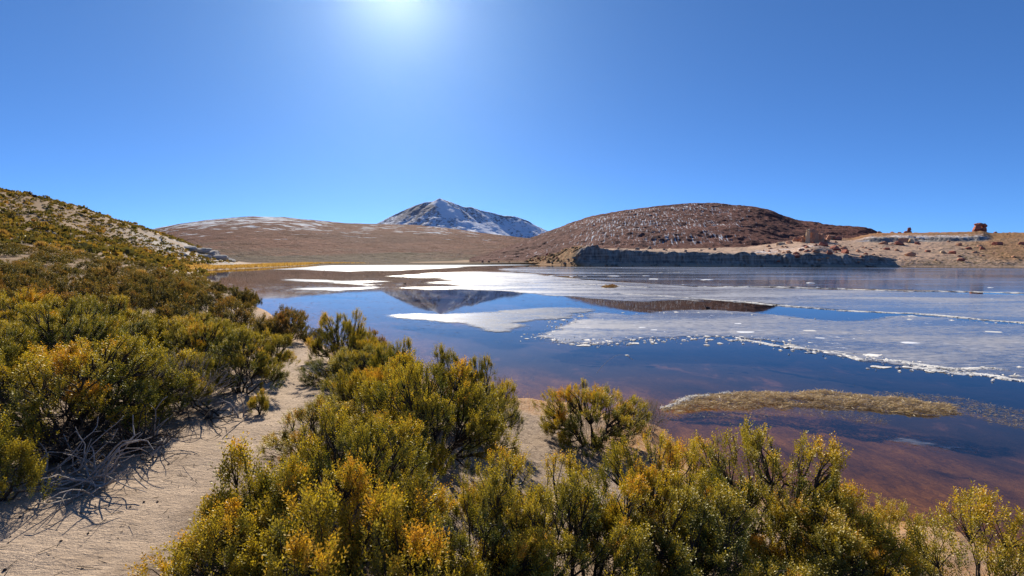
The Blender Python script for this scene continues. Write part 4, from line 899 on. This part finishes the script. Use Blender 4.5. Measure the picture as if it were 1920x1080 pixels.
# pebble with a pale curl on the path
p = PZ(160, 1066, 1.68); st = rock(rock_mesh(83, 2, 4, .2), (p[0], p[1], gz(p[0], p[1]) - .03), (.020, .016, .016), "small dark stone lying on the path at the bottom left", M['dark_stone'], None, "stone", cat="stone", sink=.1)
bm = bmesh.new(); pts = [(.016 * math.cos(a) * (1 - a * .06), .016 * math.sin(a) * (1 - a * .06), .012 + .002 * a) for a in np.linspace(0, 5.2, 14)]
V, F = tubes(pts[:-1], pts[1:], np.full(13, .0035), np.full(13, .0035), 6)
o = link("curled_husk", mesh_np("curled_husk", V, F), M['shell'], loc=(p[0] + .03, p[1] - .008, gz(p[0], p[1]) - .03)); tag(o, "pale curled husk touching the dark stone on the path", "husk")
g = np.random.default_rng(29)
for i in range(60):
    px_, py_ = g.uniform(0, 480), g.uniform(800, 1075); p = PZ(px_, py_, 1.63)
    if path_mask(np.array([p[0]]), np.array([p[1]]))[0] < .05: continue
    s = g.uniform(.006, .014); rock(RK[4 + i % 3], (p[0], p[1], gz(p[0], p[1]) - .03), s, "small pebble lying on the sandy path", M['tan_rock' if i % 3 else 'dark_stone'], "pebbles on the path", "pebble", i, "pebble", sink=.3)

# ------------------------------------------------------------------ ice on the lake
def frac_line(pts, amp, it, g, closed=True):
    P = np.array(pts, float)
    for k in range(it):
        Q = []; n = len(P)
        for i in range(n if closed else n - 1):
            a = P[i]; b = P[(i + 1) % n]; L = np.linalg.norm(b - a); nn = np.array([-(b - a)[1], (b - a)[0]]) / max(L, 1e-6)
            Q.append(a); Q.append((a + b) / 2 + nn * g.normal(0, amp) * L)
        if not closed: Q.append(P[-1])
        P = np.array(Q)
    return P
def ice_sheet(name, px_pts, mat, z, label, cat="ice sheet", group="ice sheets on the lake", seed=0, amp=.09, it=4, step=(4.0, 1.3)):
    """a thin sheet of ice; 'edge' says how far inside its ragged outline every point lies, so that the rim can thin out"""
    g = np.random.default_rng(seed); P = frac_line(np.array([PZ(a, b)[:2] for a, b in px_pts]), amp, it, g)
    inv = 1 / P[:, 1]; tt_ = P[:, 0] / P[:, 1]
    nu = int(min(420, (tt_.max() - tt_.min()) * FPX / step[0])) + 3; nv = int(min(150, (inv.max() - inv.min()) * FPX * CAMZ / step[1])) + 4
    mg = .02 * (inv.max() - inv.min()) + .4 / (FPX * CAMZ)
    U, I = np.meshgrid(np.linspace(tt_.min(), tt_.max(), nu), np.linspace(inv.max() + mg, inv.min() - mg, nv), indexing='ij')
    Yg = 1 / I; Xg = U * Yg; sd = poly_sd(P, Xg.ravel(), Yg.ravel()); e = sd / (.12 + .018 * Yg.ravel())
    F = grid_faces(nu, nv); F = F[(e[F] > -.6).any(1)]
    used = np.unique(F); mp = np.zeros(nu * nv, int); mp[used] = np.arange(len(used))
    V = np.stack([Xg.ravel(), Yg.ravel(), np.zeros(nu * nv)], 1)[used]
    return tag(link(name, mesh_np(name, V, mp[F], dict(edge=e[used])), mat, loc=(0, 0, z)), label, cat, group)
ice_sheet("thin_ice", [(930, 503), (1000, 500), (1200, 500), (1500, 501.2), (1920, 502.3), (2200, 503), (2200, 553), (1920, 549), (1640, 542), (1400, 538), (1300, 537), (1180, 529), (1080, 522), (1050, 518), (1010, 513), (950, 509)], M['ice_thin'], .008, "smooth blue-grey thin ice spread before the dark cliff and far right shore", seed=1, amp=.05)
ice_sheet("ice_sheet", [(500, 505.5), (560, 501.5), (600, 497.6), (640, 496), (760, 495.5), (900, 495.6), (1015, 496), (1010, 497), (930, 498.6), (870, 499.6), (868, 502), (800, 505), (760, 507), (742, 508.5), (690, 508), (650, 510), (612, 508), (560, 506)], M['ice_white'], .012, "brilliant white ice sheet against the far shore, under the brown hill", seed=2, amp=.05)
ice_sheet("ice_sheet", [(722, 519), (748, 516), (790, 512.5), (850, 510), (900, 509), (960, 510.5), (1020, 514), (1060, 520), (1120, 526), (1180, 530), (1300, 538), (1420, 539), (1640, 545), (1920, 553), (2200, 560), (2200, 622), (1920, 606), (1800, 596), (1650, 586), (1480, 574), (1400, 566), (1330, 562), (1280, 563), (1220, 567), (1160, 565), (1110, 561), (1060, 556), (1000, 551.5), (940, 546), (860, 543), (800, 544.5), (740, 541), (760, 538.5), (860, 537), (840, 533), (790, 530), (850, 526), (800, 523.5), (860, 521), (780, 521.5)], M['ice_grey'], .016, "long pale grey ice sheet across mid lake, bounded by the white pressure ridge", seed=3, amp=.05)
ice_sheet("ice_floe", [(512, 525.5), (545, 523), (590, 524), (640, 527), (700, 526), (748, 527.5), (700, 530), (675, 533), (722, 533.5), (690, 536), (640, 532), (600, 529), (560, 528)], M['ice_white'], .012, "bright ice floe in the brown reflection, upper of the two left floes", "ice floe", seed=4, amp=.06)
ice_sheet("ice_floe", [(543, 542.5), (565, 539), (610, 537.5), (660, 538), (700, 536.5), (735, 539), (690, 542), (655, 545), (660, 548), (625, 547), (600, 545), (570, 544.5)], M['ice_white'], .012, "bright pointed ice floe in the brown reflection, lower of the two left floes", "ice floe", seed=5, amp=.06)
ice_sheet("ice_sheet", [(722, 592), (745, 589), (800, 587.5), (870, 587), (930, 585), (985, 578), (1040, 575.5), (1095, 577.5), (1130, 582), (1085, 589), (1078, 597), (1040, 600), (1000, 602), (975, 606), (982, 613), (968, 619), (945, 624), (915, 621), (890, 615), (860, 607), (810, 603), (770, 600), (738, 597)], M['ice_frost'], .020, "tongue of frosty white ice reaching left over the blue reflection", seed=6, amp=.08)
ice_sheet("ice_sheet", [(1003, 631), (1030, 622), (1062, 608), (1075, 598), (1090, 588), (1130, 583), (1180, 590), (1230, 583), (1290, 580), (1350, 581), (1410, 585), (1450, 590), (1500, 597), (1560, 602), (1620, 601), (1660, 596), (1700, 592), (1760, 595), (1920, 609), (2200, 626), (2200, 760), (1920, 715), (1830, 703), (1720, 688), (1640, 680), (1560, 666), (1480, 652), (1420, 639), (1380, 634), (1300, 633), (1255, 637), (1200, 639), (1175, 646), (1130, 648), (1080, 645), (1030, 642)], M['ice_grey'], .012, "broad grey rotten ice sheet with scattered flakes, nearest to the near shore", seed=7, amp=.09, it=5)
ice_sheet("thin_ice_sheet", [(1650, 823), (1690, 820), (1740, 828), (1800, 838), (1835, 846), (1790, 848), (1720, 838), (1660, 830)], M['ice_thin'], .010, "small dull pane of thin ice over the brown shallows, below the floating weeds", "ice sheet", seed=8, amp=.05)

def ridge(px_pts, wid, hgt, label, mat, seed, name="ice_ridge", cat="ice ridge", group="white ridges and foam lines on the ice"):
    g = np.random.default_rng(seed); P = frac_line([PZ(a, b)[:2] for a, b in px_pts], .05, 5, g, False); n_ = len(P)
    t = nrm(np.gradient(P, axis=0)); nn = np.stack([-t[:, 1], t[:, 0]], 1); k = np.arange(n_); s = np.r_[0, np.cumsum(np.linalg.norm(np.diff(P, axis=0), axis=1))]
    wv = 1.5 * wid * np.interp(s / s[-1], [0, .06, .94, 1], [.1, 1, 1, .1]) * (.35 + 1.3 * vnoise(s / (wid * 5) + seed, 0 * s, seed)); hv = hgt * .45 * (.15 + 1.7 * vnoise(s / (wid * 2.5), 0 * s + 3, seed))
    rows = []
    for u, hh in [(-1, 0), (-.75, .35), (-.3, .95), (.1, 1), (.6, .5), (1, 0)]:
        jit = g.normal(0, .12, n_); rows.append(np.c_[P + nn * ((u + jit) * wv * .5)[:, None], np.maximum(.0, hh * hv * (1 + g.normal(0, .25, n_))) + (0 if hh else -.02)])
    V = np.stack(rows, 1).reshape(-1, 3)
    return tag(link(name, mesh_np(name, V, grid_faces(n_, 6)), mat, loc=(0, 0, .018)), label, cat, group)
ridge([(1120, 550), (1200, 553), (1290, 559), (1400, 566.5), (1480, 574.5), (1570, 582), (1640, 585.5), (1710, 587.5), (1770, 592.5), (1850, 600.5), (1920, 605.5), (2100, 622)], .42, .07, "long white pressure ridge running diagonally across the middle of the lake to the right edge", M['frozen_spray'], 1)
ridge([(1300, 538.5), (1440, 538), (1560, 541), (1650, 544.5), (1760, 546.5), (1920, 549.8), (2100, 555)], .55, .10, "straight white ice ridge nearer the far right shore", M['frozen_spray'], 2)
ridge([(985, 510.5), (1090, 512), (1200, 512), (1310, 510)], .6, .04, "thin white line of ice reaching towards the dark cliff", M['frozen_spray'], 3)
ridge([(1382, 636), (1420, 641), (1460, 649), (1520, 656), (1580, 664), (1636, 679)], .22, .03, "white foam line along the lower edge of the rotten ice, its left half", M['frozen_spray'], 4)
ridge([(1645, 675), (1690, 678), (1740, 686), (1800, 694), (1850, 690), (1895, 696)], .24, .03, "curling white foam band at the lower right of the rotten ice", M['frozen_spray'], 5)
ridge([(1700, 689), (1790, 699), (1860, 705), (1930, 716), (2050, 730)], .22, .02, "white foam line below the curling band, leaving through the right edge", M['frozen_spray'], 6)
ridge([(1390, 634), (1440, 637), (1470, 642), (1500, 650)], .06, .02, "thin white hairline of ice above the left foam line", M['frozen_spray'], 7)
ridge([(1500, 655), (1560, 658), (1620, 665), (1640, 672)], .08, .02, "thin frosty streak between the two foam lines", M['frozen_spray'], 8)
ridge([(940, 526), (985, 529.5), (1012, 533)], .35, .04, "short white streak on the pale grey ice", M['frozen_spray'], 9)
ridge([(1070, 535), (1100, 533), (1130, 534.5), (1165, 537), (1225, 540)], .5, .10, "snowy streak holding the rusty weed clump", M['frozen_spray'], 10)
ridge([(1150, 559), (1240, 560), (1320, 565)], .2, .02, "faint frosty seam below the pressure ridge", M['frozen_spray'], 11)
# floating chunks and flakes
chunk = [rock_mesh(90 + i, 2, 5, .3, (1, 1, .35)) for i in range(4)]
CH = [(1035, 517.5, 7, 'snow', "flat white ice block left of the ducks on the far ice"), (1072, 519, 5, 'snow', "small white ice block next to the far dark duck"), (1097, 518.5, 5, 'snow', "white ice block right of the far dark duck"), (1212, 517.5, 8, 'snow', "heaped white ice block on the far ice before the cliff"), (1228, 523.5, 12, 'snow', "long low ice block below the heaped one"),
      (1281, 533.5, 3, 'snow', "tiny ice block on the brown reflection"), (1326, 525, 13, 'snow', "long white ice slab alone on the dark ice"), (1152, 518, 14, 'snow', "low line of broken ice left of the heaped block"), (1521, 531, 9, 'snow', "white ice block in the middle of the far blue ice"), (1533, 539, 5, 'snow', "small ice block under the middle one"), (1857, 539.5, 6, 'snow', "ice block near the right edge beyond the straight ridge"), (1862, 561, 5, 'snow', "ice flake between the two ridges at the right"), (1763, 568.5, 4, 'snow', "ice flake on the grey ice left of the right-hand one"),
      (1708, 643, 18, 'snow', "large white snow-covered ice flake on the rotten ice at the right"), (1860, 622.5, 12, 'foam', "thin white flake at the right edge of the rotten ice"), (1400, 623, 16, 'snow', "long white flake in the middle of the rotten ice"), (1540, 634, 8, 'snow', "small white flake right of the long one"), (1205, 614, 9, 'snow', "white flake on the left part of the rotten ice"), (1225, 619, 6, 'snow', "small flake below the left one"), (1385, 607, 8, 'snow', "flake above the long white one"), (1520, 620, 12, 'foam', "dull flake between the long flake and the blue pool")]
for i, (px_, py_, s, mt, lab) in enumerate(CH):
    p = PZ(px_, py_); k = p[1] / FPX; thin = py_ > 600
    hz = min(s * k * .35, .22) if not thin else .05
    rock(chunk[i % 4], (p[0], p[1], 0), (s * k, s * k * (1.3 if thin else .8), hz), lab, M[mt], "ice blocks and flakes on the lake", "ice_block", .1 * i, "ice block", sink=.8)
g = np.random.default_rng(37); S7 = np.array([PZ(a, b)[:2] for a, b in [(1003, 631), (1090, 590), (1230, 585), (1350, 583), (1560, 604), (1700, 594), (1920, 611), (1920, 712), (1640, 678), (1420, 636), (1250, 636), (1100, 645)]])
cnt = 0
while cnt < 130:
    px_, py_ = g.uniform(1010, 1920), g.uniform(578, 715); p = PZ(px_, py_)
    if poly_sd(S7, np.array([p[0]]), np.array([p[1]]))[0] < .2 or vnoise(p[0] * .35, p[1] * .35, 5) < .4: continue
    k = p[1] / FPX; s = g.gamma(1.6, 1.3) + .8
    rock(chunk[cnt % 4], (p[0], p[1], 0), (s * k, s * k * g.uniform(.6, 1.6), .025), "small white flake frozen into the %s of the rotten ice sheet" % (sp_ := "left tip" if px_ < 1250 else "middle" if px_ < 1550 else "right part"), M['snow'], "flakes frozen into the rotten ice, " + sp_, "ice_flake", g.uniform(-.5, .5), "ice flake", sink=.7); cnt += 1
# brash: crumbs of ice along the ragged edges
BV, BF = [], []; k_ = 0
while k_ < 520:
    e = g.integers(len(S7)); a, b = S7[e], S7[(e + 1) % len(S7)]; t_ = g.random(); c = a + (b - a) * t_ + g.normal(0, .55, 2) * (1 + .5 * (g.random() < .2))
    if c[1] < 0 or (e in (1, 2, 3, 4, 5, 6) and g.random() < .85): continue
    r_ = g.gamma(1.4, .036) + .015; n_ = 6; off = k_ * 7; th = np.sort(g.uniform(0, 6.28, n_)); h_ = g.uniform(.012, .05)
    BV += [(c[0], c[1], h_ * 1.2)] + [(c[0] + math.cos(q) * r_ * g.uniform(.6, 1.3), c[1] + math.sin(q) * r_ * g.uniform(.6, 1.3), .012) for q in th]
    BF += [(off, off + 1 + i, off + 1 + (i + 1) % n_) for i in range(n_)]; k_ += 1
tag(link("brash_ice", mesh_np("brash_ice", BV, np.array(BF)), M['foam']), "crumbs of broken ice along the rotten ice edge", "brash ice", kind='stuff')
cnt = 0
while cnt < 40:
    px_, py_ = g.uniform(1100, 1920), g.uniform(545, 598); p = PZ(px_, py_)
    if py_ > 558 + (px_ - 1280) * .07 or py_ < 540 + (px_ - 1300) * .018: continue
    k = p[1] / FPX; s = g.gamma(1.5, 1.0) + .6
    rock(chunk[cnt % 4], (p[0], p[1], 0), (s * k, s * k * g.uniform(.6, 1.4), .03), "small white flake on the grey ice between the two ridges", M['snow'], "flakes on the middle ice", "ice_flake", g.uniform(-.5, .5), "ice flake", sink=.7); cnt += 1

# ------------------------------------------------------------------ floating weeds
def straws(poly_px, n, lmin, lmax, wd, zmax, seed, aspect=.35, edge=.3):
    g = np.random.default_rng(seed); P = frac_line([PZ(a, b)[:2] for a, b in poly_px], .12, 4, g)
    lo, hi = P.min(0), P.max(0); xs = g.uniform(lo[0], hi[0], n * 6); ys = g.uniform(lo[1], hi[1], n * 6); sd = poly_sd(P, xs, ys)
    ok = (sd + g.normal(0, .05, len(sd)) > 0) & (fbm(xs * 2.5, ys * 4, 3, seed) > -.38); xs, ys, sd = xs[ok][:n], ys[ok][:n], sd[ok][:n]; N = len(xs)
    h = np.minimum(sd / edge, 1) * zmax * (.15 + 1.2 * vnoise(xs * 4, ys * 4, seed)) + .012; a = g.normal(0, .8, N) + .1
    pos = np.stack([xs, ys, h * g.uniform(.3, 1, N) + .012], 1); ld = nrm(np.stack([np.cos(a), np.sin(a), g.normal(0, .16, N)], 1)); side = nrm(np.cross(ld, [[0, 0, 1.]]) + g.normal(0, .35, (N, 3)))
    return leaf_quads(pos, ld, side, g.uniform(lmin, lmax, N), wd * g.uniform(.6, 1.6, N), np.clip(g.beta(1.2, 1.3, N) * .75 + .35 * vnoise(xs * 5, ys * 7, seed + 3), 0, 1))
MATP = [(1236, 768), (1262, 754), (1300, 745), (1345, 740), (1420, 736), (1500, 735.5), (1590, 740), (1690, 748), (1780, 759), (1816, 772), (1795, 777), (1735, 780), (1690, 776), (1640, 770), (1560, 766), (1490, 762), (1420, 763), (1370, 768), (1300, 771), (1255, 776)]
V, F, T = straws(MATP, 17000, .05, .20, .012, .10, 41)
g = np.random.default_rng(43); P = frac_line([PZ(a, b)[:2] for a, b in MATP], .06, 3, g); c_ = P.mean(0)
o = link("floating_weed_mat", mesh_np("floating_weed_mat", V, F, dict(tint=T)), M['straw']); tag(o, "long mat of dry tan weeds floating near the bank", "weed mat")
V, F, T = straws([(1236, 767), (1265, 752), (1310, 743), (1352, 738), (1385, 739), (1330, 749), (1285, 760), (1250, 770)], 3600, .02, .07, .016, .24, 47); o = link("frost_scum", mesh_np("frost_scum", V, F, dict(tint=T)), M['foam']); tag(o, "white frosty scum on the left end of the floating weed mat", "frost")
V, F, T = straws([(1630, 738), (1680, 734), (1760, 742), (1850, 757), (1920, 770), (2000, 785), (2000, 818), (1920, 806), (1860, 792), (1800, 770), (1720, 752)], 2600, .03, .12, .006, .01, 53); tag(link("loose_weeds", mesh_np("loose_weeds", V, F, dict(tint=T)), M['straw']), "thin loose weeds drifting beyond the right end of the mat", "weeds", kind='stuff')
V, F, T = straws([(1240, 776), (1330, 772), (1420, 766), (1500, 764), (1600, 770), (1670, 782), (1660, 798), (1560, 788), (1450, 780), (1400, 782), (1300, 786)], 2000, .03, .10, .005, .008, 59); tag(link("loose_weeds", mesh_np("loose_weeds", V, F, dict(tint=T)), M['straw']), "thin loose weeds in the dark water in front of the mat", "weeds", kind='stuff')
V, F, T = straws([(1125, 538.5), (1131, 536.4), (1145, 536.0), (1155, 537.5), (1154, 540), (1136, 540.3)], 900, .2, .5, .06, .22, 61); o = link("weed_clump", mesh_np("weed_clump", V, F, dict(tint=T)), M['rust_weed']); tag(o, "rusty weed clump frozen into the middle ice beside a snowy streak", "weed clump")
# a bent grass stalk over the water
p0 = PZ(1118, 700, .3); pts = [p0 + np.array([t * .9, t * .2, math.sin(t * 2.0) * .5]) * 1.0 for t in np.linspace(0, 1.15, 16)]
V, F = tubes(pts[:-1], pts[1:], np.linspace(.005, .002, 15), np.linspace(.0045, .0018, 15), 4); V2, F2 = tubes([pts[-3], pts[-2], pts[-1]], [pts[-3] + [.1, 0, -.03], pts[-2] + [.09, 0, -.05], pts[-1] + [.08, 0, -.04]], [.008] * 3, [.002] * 3, 4)
V, F = join([(V, F), (V2, F2)]); o = link("grass_stalk", mesh_np("grass_stalk", V, F), M['shell']); tag(o, "single pale grass stalk arching over the water behind the lone rounded shrub", "grass stalk")

# ------------------------------------------------------------------ water birds
def bird_mesh():
    st = [(-.20, .055, .012), (-.17, .06, .05), (-.08, .075, .095), (.03, .075, .11), (.12, .085, .085), (.155, .12, .05), (.165, .17, .034), (.175, .205, .040), (.205, .222, .042), (.235, .215, .030), (.25, .208, .014), (.29, .198, .006)]
    V = []; k = 10
    for x, z, r in st:
        for j in range(k):
            a = 2 * math.pi * j / k; V.append((x, math.cos(a) * r, z + math.sin(a) * r * (.75 if x < .13 else 1)))
    F = grid_faces(len(st), k); q = [];
    for i in range(len(st) - 1):
        for j in range(k): q.append((i * k + j, i * k + (j + 1) % k, (i + 1) * k + (j + 1) % k, (i + 1) * k + j))
    return mesh_np("water_bird", V, np.array(q), None, True)
BM = bird_mesh(); BM.materials.append(M['feather'])
for i, (px_, py_, ro, lab) in enumerate([(1327, 578, 2.9, "dark water bird swimming in the brown reflection, nearest of the birds"), (1083, 517, 0, "dark water bird between two ice blocks on the far ice"), (1162, 516.5, 3, "dark water bird on the line of broken ice before the cliff"), (1455, 511.5, .3, "dark water bird alone in front of the cliff's middle"), (1601, 506.5, 0, "left bird of the three dark birds near the cliff's right end"), (1628, 506, 3.1, "middle bird of the three dark birds near the cliff's right end"), (1647, 511.5, .4, "right bird of the three dark birds near the cliff's right end"), (1839, 505, 3, "left bird of the pair near the far right shore"), (1848, 506, 0, "right bird of the pair near the far right shore"), (608, 507, 0, "dark bird standing on the brilliant white ice sheet"), (759, 532, 0, "dark bird on the water between the left floes and the middle ice")]):
    p = PZ(px_, py_); o = link("water_bird", BM, loc=(p[0], p[1], -.02), rot=(0, 0, ro), scale=(.8, .8, .8)); tag(o, lab, "bird", "dark water birds on the lake")

# ------------------------------------------------------------------ the thin blue air
hm = bpy.data.materials.new("thin_air"); hm.use_nodes = True; hn = hm.node_tree; hn.nodes.clear()
ho = hn.nodes.new("ShaderNodeOutputMaterial"); hv_ = hn.nodes.new("ShaderNodeVolumePrincipled")
hv_.inputs["Color"].default_value = (.75, .86, 1.0, 1); hv_.inputs["Density"].default_value = 0.27e-5; hv_.inputs["Anisotropy"].default_value = .92
hn.links.new(hv_.outputs[0], ho.inputs["Volume"])
bm = bmesh.new(); bmesh.ops.create_cube(bm, size=1.0); me = bpy.data.meshes.new("haze"); bm.to_mesh(me); bm.free()
o = link("haze", me, hm, loc=(0, 0, 0)); o.scale = (29000, 29000, 1340); o.location = (0, 0, 230)
tag(o, "thin blue haze over the lake and the mountains", "haze", kind='stuff')
